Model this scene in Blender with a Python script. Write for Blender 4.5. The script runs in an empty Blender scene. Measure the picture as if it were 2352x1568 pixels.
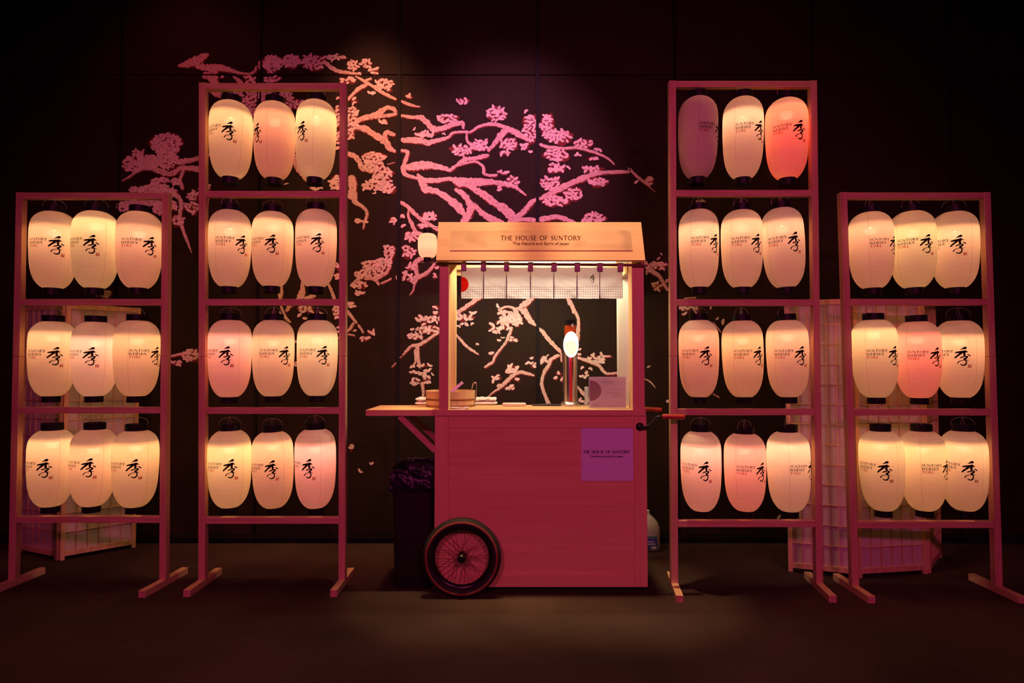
import bpy, bmesh, math, random
from mathutils import Vector, Matrix, noise
rad = math.radians
SC = bpy.context.scene
COL = SC.collection

# ------------------------------------------------------------------ camera
F = 1408.0                      # focal length in pixels of the 2352 wide frame
CAM_H = 1.377
TILT = math.atan((835 - 784) / F)
cd = bpy.data.cameras.new('camera')
cam = bpy.data.objects.new('camera', cd)
COL.objects.link(cam)
cam.location = (0, 0, CAM_H)
cam.rotation_euler = (math.pi / 2 + TILT, 0, 0)
cd.sensor_width = 36.0
cd.lens = 36.0 * F / 2352.0
cd.clip_start = 0.05
SC.camera = cam

# ------------------------------------------------------------------ world, lights, exposure
w = bpy.data.worlds.new('dark_hall')
SC.world = w
w.use_nodes = True
w.node_tree.nodes['Background'].inputs[0].default_value = (0.5, 0.12, 0.10, 1)
w.node_tree.nodes['Background'].inputs[1].default_value = 0.006
SC.view_settings.view_transform = 'Standard'
SC.view_settings.look = 'None'
SC.view_settings.gamma = 1.0
SC.view_settings.use_curve_mapping = False
SC.view_settings.exposure = 0.0
SC.cycles.use_denoising = True
SC.cycles.sample_clamp_indirect = 6.0
SC.cycles.max_bounces = 8
SC.cycles.transparent_max_bounces = 12


def spot(name, loc, target, color, energy, angle, blend=0.6, size=0.12):
    d = bpy.data.lights.new(name, 'SPOT')
    d.color = color
    d.energy = energy
    d.spot_size = rad(angle)
    d.spot_blend = blend
    d.shadow_soft_size = size
    o = bpy.data.objects.new(name, d)
    COL.objects.link(o)
    o.location = loc
    o.rotation_euler = (Vector(target) - Vector(loc)).to_track_quat('-Z', 'Y').to_euler()
    return o


# stage lamps of the hall: pink-red front wash, magenta lamp on the painted tree, warm downlights, one an added fill
spot('stage_spot', (-1.6, -2.6, 3.6), (-0.6, 3.8, 1.1), (1.0, 0.08, 0.37), 330, 75, 0.9, 0.25)
spot('stage_spot', (1.6, -2.6, 3.6), (0.6, 3.8, 1.1), (1.0, 0.08, 0.37), 330, 75, 0.9, 0.25)
spot('mural_spot', (0.10, 2.2, 5.0), (-0.05, 4.75, 2.85), (1.0, 0.31, 0.60), 540, 36, 0.9, 0.10)
spot('mural_spot', (-1.15, 4.02, 5.0), (-1.05, 4.75, 1.95), (1.0, 0.38, 0.20), 420, 46, 0.9, 0.10)
spot('mural_spot', (-2.6, 4.0, 5.0), (-2.6, 4.75, 2.2), (1.0, 0.12, 0.06), 26, 80, 0.9, 0.10)
spot('down_spot', (-0.36, 3.63, 5.0), (-0.33, 3.69, 1.9), (1.0, 0.62, 0.33), 700, 19, 0.8, 0.06)
spot('down_spot', (0.13, 3.63, 5.0), (0.13, 3.69, 1.9), (1.0, 0.50, 0.22), 330, 19, 0.8, 0.06)  # added fill, lifts the darker middle of the roof board
spot('down_spot', (0.65, 3.63, 5.0), (0.63, 3.69, 1.9), (1.0, 0.62, 0.33), 720, 20, 0.8, 0.06)
spot('down_spot', (-1.9, 3.75, 5.0), (-1.9, 3.85, 0), (1.0, 0.40, 0.15), 115, 60, 0.9, 0.10)
spot('down_spot', (1.9, 3.70, 5.0), (1.9, 3.8, 0), (1.0, 0.40, 0.15), 115, 60, 0.9, 0.10)


# ------------------------------------------------------------------ pixel helpers (author-time placing)
CT, ST = math.cos(TILT), math.sin(TILT)


def ray(px, py):
    u = (px - 1176) / F
    v = (784 - py) / F
    return u, CT - v * ST, ST + v * CT


def P(px, py, Y):
    u, dy, dz = ray(px, py)
    t = Y / dy
    return Vector((u * t, Y, CAM_H + dz * t))


def PZ(px, py, z):
    u, dy, dz = ray(px, py)
    t = (z - CAM_H) / dz
    return Vector((u * t, dy * t, z))


# ------------------------------------------------------------------ materials
def srgb(r, g, b):
    f = lambda c: (c / 255 / 12.92) if c <= 10.3 else ((c / 255 + 0.055) / 1.055) ** 2.4
    return (f(r), f(g), f(b))


def nodes(name):
    m = bpy.data.materials.new(name)
    m.use_nodes = True
    nt = m.node_tree
    return m, nt, nt.nodes['Principled BSDF']


def plain(name, col, rough=0.6, metal=0.0, var=0.06, scale=30.0, bump=0.0, spec=0.4, coat=0.0, sharp=0.0):
    """colour with a little procedural variation"""
    m, nt, b = nodes(name)
    tc = nt.nodes.new('ShaderNodeTexCoord')
    n = nt.nodes.new('ShaderNodeTexNoise')
    n.inputs['Scale'].default_value = scale
    n.inputs['Detail'].default_value = 4
    nt.links.new(tc.outputs['Object'], n.inputs['Vector'])
    mx = nt.nodes.new('ShaderNodeMix')
    mx.data_type = 'RGBA'
    mx.inputs[6].default_value = (*[c * (1 - var) for c in col], 1)
    mx.inputs[7].default_value = (*[min(1, c * (1 + var)) for c in col], 1)
    fac = n.outputs['Fac']
    if sharp:
        mr = nt.nodes.new('ShaderNodeMapRange')
        mr.inputs['From Min'].default_value = 0.5 - sharp
        mr.inputs['From Max'].default_value = 0.5
        nt.links.new(fac, mr.inputs['Value'])
        fac = mr.outputs['Result']
    nt.links.new(fac, mx.inputs[0])
    nt.links.new(mx.outputs[2], b.inputs['Base Color'])
    b.inputs['Roughness'].default_value = rough
    b.inputs['Metallic'].default_value = metal
    b.inputs['Specular IOR Level'].default_value = spec
    b.inputs['Coat Weight'].default_value = coat
    if bump:
        bp = nt.nodes.new('ShaderNodeBump')
        bp.inputs['Strength'].default_value = bump
        bp.inputs['Distance'].default_value = 0.004
        nt.links.new(n.outputs['Fac'], bp.inputs['Height'])
        nt.links.new(bp.outputs['Normal'], b.inputs['Normal'])
    return m


def wood(name, c1, c2, axis, rough=0.5, freq=26.0, knots=False):
    m, nt, b = nodes(name)
    tc = nt.nodes.new('ShaderNodeTexCoord')
    mp = nt.nodes.new('ShaderNodeMapping')
    sc = [freq, freq, freq]
    sc[axis] = freq * 0.06
    mp.inputs['Scale'].default_value = sc
    nt.links.new(tc.outputs['Object'], mp.inputs['Vector'])
    n = nt.nodes.new('ShaderNodeTexNoise')
    n.inputs['Scale'].default_value = 1.6
    n.inputs['Detail'].default_value = 5
    n.inputs['Distortion'].default_value = 0.6
    nt.links.new(mp.outputs['Vector'], n.inputs['Vector'])
    cr = nt.nodes.new('ShaderNodeValToRGB')
    cr.color_ramp.elements[0].position = 0.3
    cr.color_ramp.elements[0].color = (*c2, 1)
    cr.color_ramp.elements[1].position = 0.68
    cr.color_ramp.elements[1].color = (*c1, 1)
    nt.links.new(n.outputs['Fac'], cr.inputs['Fac'])
    out = cr.outputs['Color']
    if knots:
        n2 = nt.nodes.new('ShaderNodeTexNoise')
        n2.inputs['Scale'].default_value = 4.2
        n2.inputs['Detail'].default_value = 2
        nt.links.new(tc.outputs['Object'], n2.inputs['Vector'])
        r2 = nt.nodes.new('ShaderNodeValToRGB')
        r2.color_ramp.elements[0].position = 0.53
        r2.color_ramp.elements[0].color = (0, 0, 0, 1)
        r2.color_ramp.elements[1].position = 0.72
        r2.color_ramp.elements[1].color = (0.75, 0.75, 0.75, 1)
        nt.links.new(n2.outputs['Fac'], r2.inputs['Fac'])
        mx = nt.nodes.new('ShaderNodeMix')
        mx.data_type = 'RGBA'
        mx.inputs[7].default_value = (*[c * 0.5 for c in c2], 1)
        nt.links.new(r2.outputs['Color'], mx.inputs[0])
        nt.links.new(out, mx.inputs[6])
        out = mx.outputs[2]
    nt.links.new(out, b.inputs['Base Color'])
    b.inputs['Roughness'].default_value = rough
    b.inputs['Specular IOR Level'].default_value = 0.3
    bp = nt.nodes.new('ShaderNodeBump')
    bp.inputs['Strength'].default_value = 0.12
    bp.inputs['Distance'].default_value = 0.002
    nt.links.new(n.outputs['Fac'], bp.inputs['Height'])
    nt.links.new(bp.outputs['Normal'], b.inputs['Normal'])
    return m


def emit(name, col, strength):
    m, nt, b = nodes(name)
    b.inputs['Base Color'].default_value = (*col, 1)
    b.inputs['Emission Color'].default_value = (*col, 1)
    b.inputs['Emission Strength'].default_value = strength
    return m


def sheet(name, col, trans=0.7, clear=0.0, fine=None, seams=False):
    """thin paper or cloth that lets light through"""
    m, nt, b = nodes(name)
    nt.nodes.remove(b)
    out = nt.nodes['Material Output']
    d = nt.nodes.new('ShaderNodeBsdfDiffuse')
    t = nt.nodes.new('ShaderNodeBsdfTranslucent')
    mx = nt.nodes.new('ShaderNodeMixShader')
    mx.inputs[0].default_value = trans
    nt.links.new(d.outputs[0], mx.inputs[1])
    nt.links.new(t.outputs[0], mx.inputs[2])
    tc = nt.nodes.new('ShaderNodeTexCoord')
    n = nt.nodes.new('ShaderNodeTexNoise')
    n.inputs['Scale'].default_value = fine or 60
    n.inputs['Detail'].default_value = 5
    nt.links.new(tc.outputs['Object'], n.inputs['Vector'])
    c = nt.nodes.new('ShaderNodeMix')
    c.data_type = 'RGBA'
    c.inputs[6].default_value = (*[x * 0.93 for x in col], 1)
    c.inputs[7].default_value = (*[min(0.97, x * 1.05) for x in col], 1)
    nt.links.new(n.outputs['Fac'], c.inputs[0])
    colout = c.outputs[2]
    if seams:                                    # glued paper joins: four thin vertical lines and the rib lines
        sp = nt.nodes.new('ShaderNodeSeparateXYZ')
        nt.links.new(tc.outputs['Object'], sp.inputs[0])
        at = nt.nodes.new('ShaderNodeMath'); at.operation = 'ARCTAN2'
        nt.links.new(sp.outputs[0], at.inputs[0]); nt.links.new(sp.outputs[1], at.inputs[1])
        ad = nt.nodes.new('ShaderNodeMath'); ad.operation = 'ADD'
        ad.inputs[1].default_value = rad(22)
        nt.links.new(at.outputs[0], ad.inputs[0])
        mo = nt.nodes.new('ShaderNodeMath'); mo.operation = 'PINGPONG'
        mo.inputs[1].default_value = rad(42)
        nt.links.new(ad.outputs[0], mo.inputs[0])
        lt = nt.nodes.new('ShaderNodeMath'); lt.operation = 'LESS_THAN'
        lt.inputs[1].default_value = rad(0.75)
        nt.links.new(mo.outputs[0], lt.inputs[0])
        ml = nt.nodes.new('ShaderNodeMath'); ml.operation = 'MULTIPLY'
        ml.inputs[1].default_value = 0.30
        nt.links.new(lt.outputs[0], ml.inputs[0])
        s2 = nt.nodes.new('ShaderNodeMix'); s2.data_type = 'RGBA'
        s2.inputs[7].default_value = (0.30, 0.16, 0.10, 1)
        nt.links.new(ml.outputs[0], s2.inputs[0]); nt.links.new(colout, s2.inputs[6])
        colout = s2.outputs[2]
        # ribs: the bamboo hoop behind the paper
        wv = nt.nodes.new('ShaderNodeMath'); wv.operation = 'MULTIPLY'
        wv.inputs[1].default_value = 42 / 0.49 * math.pi
        nt.links.new(sp.outputs[2], wv.inputs[0])
        sn = nt.nodes.new('ShaderNodeMath'); sn.operation = 'SINE'
        nt.links.new(wv.outputs[0], sn.inputs[0])
        ab = nt.nodes.new('ShaderNodeMath'); ab.operation = 'ABSOLUTE'
        nt.links.new(sn.outputs[0], ab.inputs[0])
        l2 = nt.nodes.new('ShaderNodeMath'); l2.operation = 'LESS_THAN'
        l2.inputs[1].default_value = 0.34
        nt.links.new(ab.outputs[0], l2.inputs[0])
        m2 = nt.nodes.new('ShaderNodeMath'); m2.operation = 'MULTIPLY'
        m2.inputs[1].default_value = 0.22
        nt.links.new(l2.outputs[0], m2.inputs[0])
        s3 = nt.nodes.new('ShaderNodeMix'); s3.data_type = 'RGBA'
        s3.inputs[7].default_value = (0.42, 0.25, 0.16, 1)
        nt.links.new(m2.outputs[0], s3.inputs[0]); nt.links.new(colout, s3.inputs[6])
        colout = s3.outputs[2]
    nt.links.new(colout, d.inputs[0])
    nt.links.new(colout, t.inputs[0])
    last = mx.outputs[0]
    if clear:
        tr = nt.nodes.new('ShaderNodeBsdfTransparent')
        m3 = nt.nodes.new('ShaderNodeMixShader')
        m3.inputs[0].default_value = clear
        nt.links.new(last, m3.inputs[1]); nt.links.new(tr.outputs[0], m3.inputs[2])
        last = m3.outputs[0]
    nt.links.new(last, out.inputs[0])
    return m


def clear_plastic(name, tint=(1, 1, 1), amount=0.85, rough=0.08):
    m, nt, b = nodes(name)
    out = nt.nodes['Material Output']
    b.inputs['Base Color'].default_value = (*tint, 1)
    b.inputs['Roughness'].default_value = rough
    tr = nt.nodes.new('ShaderNodeBsdfTransparent')
    tr.inputs[0].default_value = (*tint, 1)
    mx = nt.nodes.new('ShaderNodeMixShader')
    mx.inputs[0].default_value = amount
    nt.links.new(b.outputs[0], mx.inputs[1]); nt.links.new(tr.outputs[0], mx.inputs[2])
    nt.links.new(mx.outputs[0], out.inputs[0])
    return m


PINE1, PINE2 = (0.66, 0.43, 0.25), (0.50, 0.30, 0.155)
PLY1, PLY2 = (0.80, 0.53, 0.26), (0.71, 0.44, 0.20)
M = {
    'pine_x': wood('pine_along_x', PINE1, PINE2, 0),
    'pine_y': wood('pine_along_y', PINE1, PINE2, 1),
    'pine_z': wood('pine_along_z', PINE1, PINE2, 2),
    'ply_x': wood('plywood_along_x', PLY1, PLY2, 0, 0.45, 16),
    'ply_y': wood('plywood_along_y', PLY1, PLY2, 1, 0.45, 16),
    'ply_z': wood('plywood_along_z', PLY1, PLY2, 2, 0.45, 16),
    'sign_wood': wood('stained_sign_wood', (0.76, 0.52, 0.27), (0.60, 0.38, 0.18), 0, 0.5, 9, True),
    'tub_wood': wood('cypress_tub_wood', (0.80, 0.58, 0.33), (0.66, 0.44, 0.23), 2, 0.45, 40),
    'grip_wood': wood('red_brown_grip_wood', (0.40, 0.055, 0.03), (0.28, 0.035, 0.02), 0, 0.35, 30),
    'rod': plain('dark_red_lacquer', (0.16, 0.035, 0.03), 0.3),
    'black': plain('black_plastic', (0.009, 0.008, 0.010), 0.45, spec=0.22),
    'rubber': plain('black_rubber', (0.012, 0.011, 0.011), 0.75, bump=0.4, scale=90),
    'red_rubber': plain('brown_red_tyre_wall', (0.24, 0.05, 0.03), 0.7),
    'spoke': plain('dull_red_steel', (0.20, 0.05, 0.045), 0.4, 0.4),
    'iron': plain('black_iron', (0.015, 0.013, 0.014), 0.28, 0.4),
    'chrome': plain('polished_steel', (0.72, 0.66, 0.62), 0.26, 1.0, 0.02),
    'steel': plain('grey_steel', (0.55, 0.50, 0.52), 0.3, 0.8, 0.04),
    'wire': plain('steel_wire', (0.42, 0.36, 0.36), 0.35, 0.6),
    'ink': plain('black_ink', (0.010, 0.006, 0.006), 0.8, spec=0.1),
    'ink_red': plain('red_ink', (0.50, 0.035, 0.02), 0.8, spec=0.1),
    'ink_brown': plain('brown_ink', (0.13, 0.045, 0.012), 0.7, spec=0.1),
    'ink_grey': plain('lilac_grey_ink', (0.33, 0.25, 0.34), 0.7, spec=0.1),
    'paper': sheet('lantern_paper', (0.93, 0.855, 0.725), 0.50, 0.03, 60, True),
    'small_paper': sheet('small_lantern_paper', (0.90, 0.86, 0.80), 0.72, 0.03, 60),
    'shoji_paper': sheet('shoji_paper', (0.80, 0.72, 0.66), 0.45, 0, 25),
    'wall': plain('black_wall_panel', (0.021, 0.0125, 0.0078), 0.7, 0, 0.25, 3.0, spec=0.12),
    'wall_gap': plain('black_joint', (0.006, 0.005, 0.007), 0.7, spec=0.2),
    'ceiling': plain('black_ceiling', (0.01, 0.008, 0.008), 0.9, spec=0.1),
    'paint': plain('pale_blossom_paint', (0.66, 0.52, 0.46), 0.7, 0, 0.25, 60.0, spec=0.2, sharp=0.16),
    'paint_branch': plain('pale_branch_paint', (0.55, 0.40, 0.34), 0.7, 0, 0.30, 65.0, spec=0.2, sharp=0.2),
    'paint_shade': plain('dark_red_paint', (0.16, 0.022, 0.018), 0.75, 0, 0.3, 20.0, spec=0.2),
    'towel': plain('white_terry', (0.86, 0.80, 0.74), 0.95, 0, 0.08, 220.0, 0.6, 0.1),
    'napkin': plain('white_napkin', (0.86, 0.84, 0.80), 0.9, spec=0.1),
    'lilac_card': plain('lilac_card', (0.72, 0.74, 0.86), 0.6, 0, 0.03, 20, spec=0.2),
    'sheet_card': sheet('pale_mauve_card', (0.86, 0.80, 0.84), 0.45, 0, 8),
    'disc_print': plain('dark_copper_print', (0.20, 0.05, 0.03), 0.6, 0, 0.35, 18, spec=0.2),
    'block': plain('cream_block', (0.86, 0.74, 0.58), 0.5),
    'dark_tray': plain('dark_slate_tray', (0.05, 0.045, 0.055), 0.3),
    'acrylic': clear_plastic('clear_acrylic', (0.97, 0.97, 0.97), 0.86),
    'jug': clear_plastic('milky_jug_plastic', (0.60, 0.58, 0.58), 0.40, 0.3),
    'glass': clear_plastic('clear_glass', (0.95, 0.97, 0.97), 0.75),
    'jug_blue': plain('blue_label_print', (0.05, 0.07, 0.34), 0.5, 0, 0.6, 60),
    'jug_green': plain('green_label_print', (0.08, 0.20, 0.13), 0.5),
    'jug_white': plain('white_label_print', (0.7, 0.6, 0.66), 0.5),
    'badge': emit('lit_oval_badge', (1.0, 0.97, 0.86), 1.6),
    'badge_print': emit('pale_yellow_badge_print', (1.0, 0.93, 0.58), 0.97),
    'badge_rim': emit('lit_badge_rim', (1.0, 0.97, 0.86), 4.0),
    'amber': clear_plastic('amber_bottle_glass', (0.55, 0.08, 0.02), 0.45),
    'red_reflection': plain('red_brown_bottle_reflection', (0.55, 0.04, 0.03), 0.25),
    'led': emit('warm_led_strip', (1.0, 0.80, 0.52), 9.0),
    'white_post': plain('pale_gloss_white', (0.80, 0.84, 0.74), 0.25, 0, 0.02),  # right back post only: paler and glossier than the plywood posts
    'hoop': plain('copper_hoop', (0.40, 0.17, 0.06), 0.35, 0.8),
    'tab': plain('magenta_lit_cloth', (0.42, 0.22, 0.34), 0.9, spec=0.1),  # purple cast of the magenta front light put into the tab colour
    'seam_cloth': plain('grey_mauve_piping', (0.36, 0.28, 0.33), 0.9, spec=0.1),
    'plastic_bag': plain('black_bin_liner', (0.014, 0.009, 0.022), 0.34, bump=0.5, scale=18),
    'bin': plain('black_bin_plastic', (0.010, 0.009, 0.010), 0.5),
}

# carpet
m, nt, b = nodes('dark_carpet')
tc = nt.nodes.new('ShaderNodeTexCoord')
n1 = nt.nodes.new('ShaderNodeTexNoise'); n1.inputs['Scale'].default_value = 240; n1.inputs['Detail'].default_value = 3
n2 = nt.nodes.new('ShaderNodeTexNoise'); n2.inputs['Scale'].default_value = 1.3; n2.inputs['Detail'].default_value = 3
for n in (n1, n2):
    nt.links.new(tc.outputs['Object'], n.inputs['Vector'])
ad = nt.nodes.new('ShaderNodeMath'); ad.operation = 'MULTIPLY'
nt.links.new(n1.outputs['Fac'], ad.inputs[0]); nt.links.new(n2.outputs['Fac'], ad.inputs[1])
cr = nt.nodes.new('ShaderNodeValToRGB')
cr.color_ramp.elements[0].position = 0.12; cr.color_ramp.elements[0].color = (0.024, 0.014, 0.010, 1)
cr.color_ramp.elements[1].position = 0.42; cr.color_ramp.elements[1].color = (0.062, 0.040, 0.030, 1)
nt.links.new(ad.outputs[0], cr.inputs['Fac'])
nt.links.new(cr.outputs['Color'], b.inputs['Base Color'])
b.inputs['Roughness'].default_value = 0.95
b.inputs['Specular IOR Level'].default_value = 0.1
bp = nt.nodes.new('ShaderNodeBump'); bp.inputs['Strength'].default_value = 0.5; bp.inputs['Distance'].default_value = 0.004
nt.links.new(n1.outputs['Fac'], bp.inputs['Height']); nt.links.new(bp.outputs['Normal'], b.inputs['Normal'])
M['carpet'] = m

# noren cloth: print (dot rows, red disc) over woven cotton
m, nt, b = nodes('printed_noren_cotton')
nt.nodes.remove(b)
NOREN = (m, nt)


# ------------------------------------------------------------------ mesh helpers
class MB:
    """collects shapes; build() links them as ONE mesh object"""
    def __init__(self):
        self.v, self.f = [], []

    def add(self, vs, fs):
        o = len(self.v)
        self.v += [tuple(x) for x in vs]
        self.f += [tuple(i + o for i in f) for f in fs]
        return self

    def box(self, c, s, rot=None, bevel=0.0):
        """centre, full size"""
        bm = bmesh.new()
        bmesh.ops.create_cube(bm, size=1.0)
        for v in bm.verts:
            v.co = Vector((v.co.x * s[0], v.co.y * s[1], v.co.z * s[2]))
        if bevel:
            bmesh.ops.bevel(bm, geom=bm.edges[:], offset=bevel, segments=2, profile=0.5, affect='EDGES')
        mt = Matrix.Translation(Vector(c)) @ (rot.to_4x4() if rot else Matrix())
        bm.verts.ensure_lookup_table()
        self.add([mt @ v.co for v in bm.verts], [[v.index for v in f.verts] for f in bm.faces])
        bm.free()
        return self

    def slab(self, a, b, bevel=0.0):
        a, b = Vector(a), Vector(b)
        return self.box((a + b) / 2, [abs(x) for x in (b - a)], None, bevel)

    def bar(self, p, q, w, d, up=(0, 1, 0), bevel=0.0):
        """square bar from p to q: width w across, depth d along 'up'"""
        p, q = Vector(p), Vector(q)
        z = (q - p).normalized()
        y = Vector(up)
        y = (y - z * y.dot(z)).normalized()
        x = y.cross(z)
        rot = Matrix((x, y, z)).transposed()
        return self.box((p + q) / 2, (w, d, (q - p).length), rot, bevel)

    def tube(self, pts, r, seg=8, cap=True, closed=False):
        pts = [Vector(p) for p in pts]
        n = len(pts)
        rr = r if isinstance(r, (list, tuple)) else [r] * n
        vs, fs = [], []
        prev = None
        for i, p in enumerate(pts):
            if closed:
                t = pts[(i + 1) % n] - pts[i - 1]
            else:
                t = pts[min(i + 1, n - 1)] - pts[max(i - 1, 0)]
            t.normalize()
            if prev is None:
                a = Vector((0, 0, 1)) if abs(t.z) < 0.9 else Vector((1, 0, 0))
                x = t.cross(a).normalized()
            else:
                x = (prev - t * prev.dot(t)).normalized()
            prev = x
            y = t.cross(x)
            for k in range(seg):
                a = 2 * math.pi * k / seg
                vs.append(p + (x * math.cos(a) + y * math.sin(a)) * rr[i])
        for i in range(n if closed else n - 1):
            j = (i + 1) % n
            for k in range(seg):
                l = (k + 1) % seg
                fs.append((i * seg + k, i * seg + l, j * seg + l, j * seg + k))
        if cap and not closed:
            fs.append(tuple(range(seg))[::-1])
            fs.append(tuple((n - 1) * seg + k for k in range(seg)))
        return self.add(vs, fs)

    def lathe(self, prof, seg=40, c=(0, 0, 0), axis='z', cap=(False, False)):
        vs, fs = [], []
        c = Vector(c)
        for r, h in prof:
            for k in range(seg):
                a = 2 * math.pi * k / seg
                if axis == 'z':
                    vs.append(c + Vector((r * math.cos(a), r * math.sin(a), h)))
                else:
                    vs.append(c + Vector((r * math.cos(a), h, r * math.sin(a))))
        n = len(prof)
        for i in range(n - 1):
            for k in range(seg):
                l = (k + 1) % seg
                fs.append((i * seg + k, i * seg + l, (i + 1) * seg + l, (i + 1) * seg + k))
        if cap[0]:
            fs.append(tuple(range(seg))[::-1])
        if cap[1]:
            fs.append(tuple((n - 1) * seg + k for k in range(seg)))
        return self.add(vs, fs)

    def build(self, name, mat, parent=None, smooth=False, local=True, label=None):
        me = bpy.data.meshes.new(name)
        off = Vector((0, 0, 0))
        if parent is not None and not local:
            q = parent
            while q is not None:
                off = off + Vector(q.location)
                q = q.parent
        me.from_pydata([tuple(Vector(v) - off) for v in self.v], [], self.f)
        if mat is not None:
            me.materials.append(mat)
        bm = bmesh.new()
        bm.from_mesh(me)
        bmesh.ops.recalc_face_normals(bm, faces=bm.faces[:])
        bm.to_mesh(me)
        bm.free()
        if smooth:
            for p in me.polygons:
                p.use_smooth = True
            if smooth == 'auto':
                me.set_sharp_from_angle(angle=rad(40))
        me.update()
        return link(name, me, parent, label)


def link(name, data, parent=None, label=None):
    o = bpy.data.objects.new(name, data)
    COL.objects.link(o)
    if parent is not None:
        o.parent = parent
    if label:
        o['label'] = label
    return o


def tag(o, label=None, cat=None, group=None, kind=None):
    for k, v in (('label', label), ('category', cat), ('group', group), ('kind', kind)):
        if v:
            o[k] = v
    return o


def thing(name, loc, label, cat, group=None):
    o = bpy.data.objects.new(name, None)
    o.empty_display_size = 0.1
    COL.objects.link(o)
    o.location = loc
    return tag(o, label, cat, group)


# ---- flat strokes (brush marks, letters): 2-D ribbons mapped into space by a function
def catmull(pts, sub=4):
    if len(pts) < 3:
        out = []
        for i in range(sub + 1):
            t = i / sub
            out.append(tuple(a + (b - a) * t for a, b in zip(pts[0], pts[1])))
        return out
    out = []
    n = len(pts)
    for i in range(n - 1):
        p0, p1, p2, p3 = pts[max(i - 1, 0)], pts[i], pts[i + 1], pts[min(i + 2, n - 1)]
        for k in range(sub):
            t = k / sub
            out.append(tuple(0.5 * (2 * b + (c - a) * t + (2 * a - 5 * b + 4 * c - d) * t * t
                                    + (3 * b - a - 3 * c + d) * t ** 3)
                             for a, b, c, d in zip(p0, p1, p2, p3)))
    out.append(tuple(pts[-1]))
    return out


def ribbon(pts, rough=0.0, rnd=None, roundcap=True):
    """pts (x, y, width) -> verts2d, faces"""
    vs, fs = [], []
    n = len(pts)
    for i, (x, y, wd) in enumerate(pts):
        a, c = pts[max(i - 1, 0)], pts[min(i + 1, n - 1)]
        dx, dy = c[0] - a[0], c[1] - a[1]
        l = math.hypot(dx, dy) or 1.0
        nx, ny = -dy / l, dx / l
        h = wd / 2
        h1 = h * (1 + (rnd.uniform(-rough, rough) if rough else 0))
        h2 = h * (1 + (rnd.uniform(-rough, rough) if rough else 0))
        vs += [(x + nx * h1, y + ny * h1), (x - nx * h2, y - ny * h2)]
    for i in range(n - 1):
        fs.append((2 * i, 2 * i + 1, 2 * i + 3, 2 * i + 2))
    if roundcap:
        for end, sgn in ((0, -1), (n - 1, 1)):
            a, c = pts[max(end - 1, 0)], pts[min(end + 1, n - 1)]
            dx, dy = c[0] - a[0], c[1] - a[1]
            l = math.hypot(dx, dy) or 1.0
            tx, ty = dx / l * sgn, dy / l * sgn
            nx, ny = -dy / l, dx / l
            x, y, wd = pts[end]
            o = len(vs)
            for k in (1, 2, 3):
                t = math.pi * k / 4
                vs.append((x + nx * math.cos(t) * wd / 2 + tx * math.sin(t) * wd / 2,
                           y + ny * math.cos(t) * wd / 2 + ty * math.sin(t) * wd / 2))
            fs.append((2 * end, o, o + 1, o + 2, 2 * end + 1))
    return vs, fs


# ---- a small flared-serif stroke alphabet, cap height 1
TK, TN = 0.17, 0.075


def arc(cx, cy, rx, ry, a0, a1, n=12, thick=TK, thin=TN):
    out = []
    for i in range(n + 1):
        a = rad(a0 + (a1 - a0) * i / n)
        out.append((cx + rx * math.cos(a), cy + ry * math.sin(a), thin + (thick - thin) * abs(math.cos(a))))
    return out


def vstem(x, y0=0.0, y1=1.0, wd=TK):
    return [(x, y0, wd * 1.5), (x, y0 + 0.1, wd), (x, y1 - 0.1, wd), (x, y1, wd * 1.5)]


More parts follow.
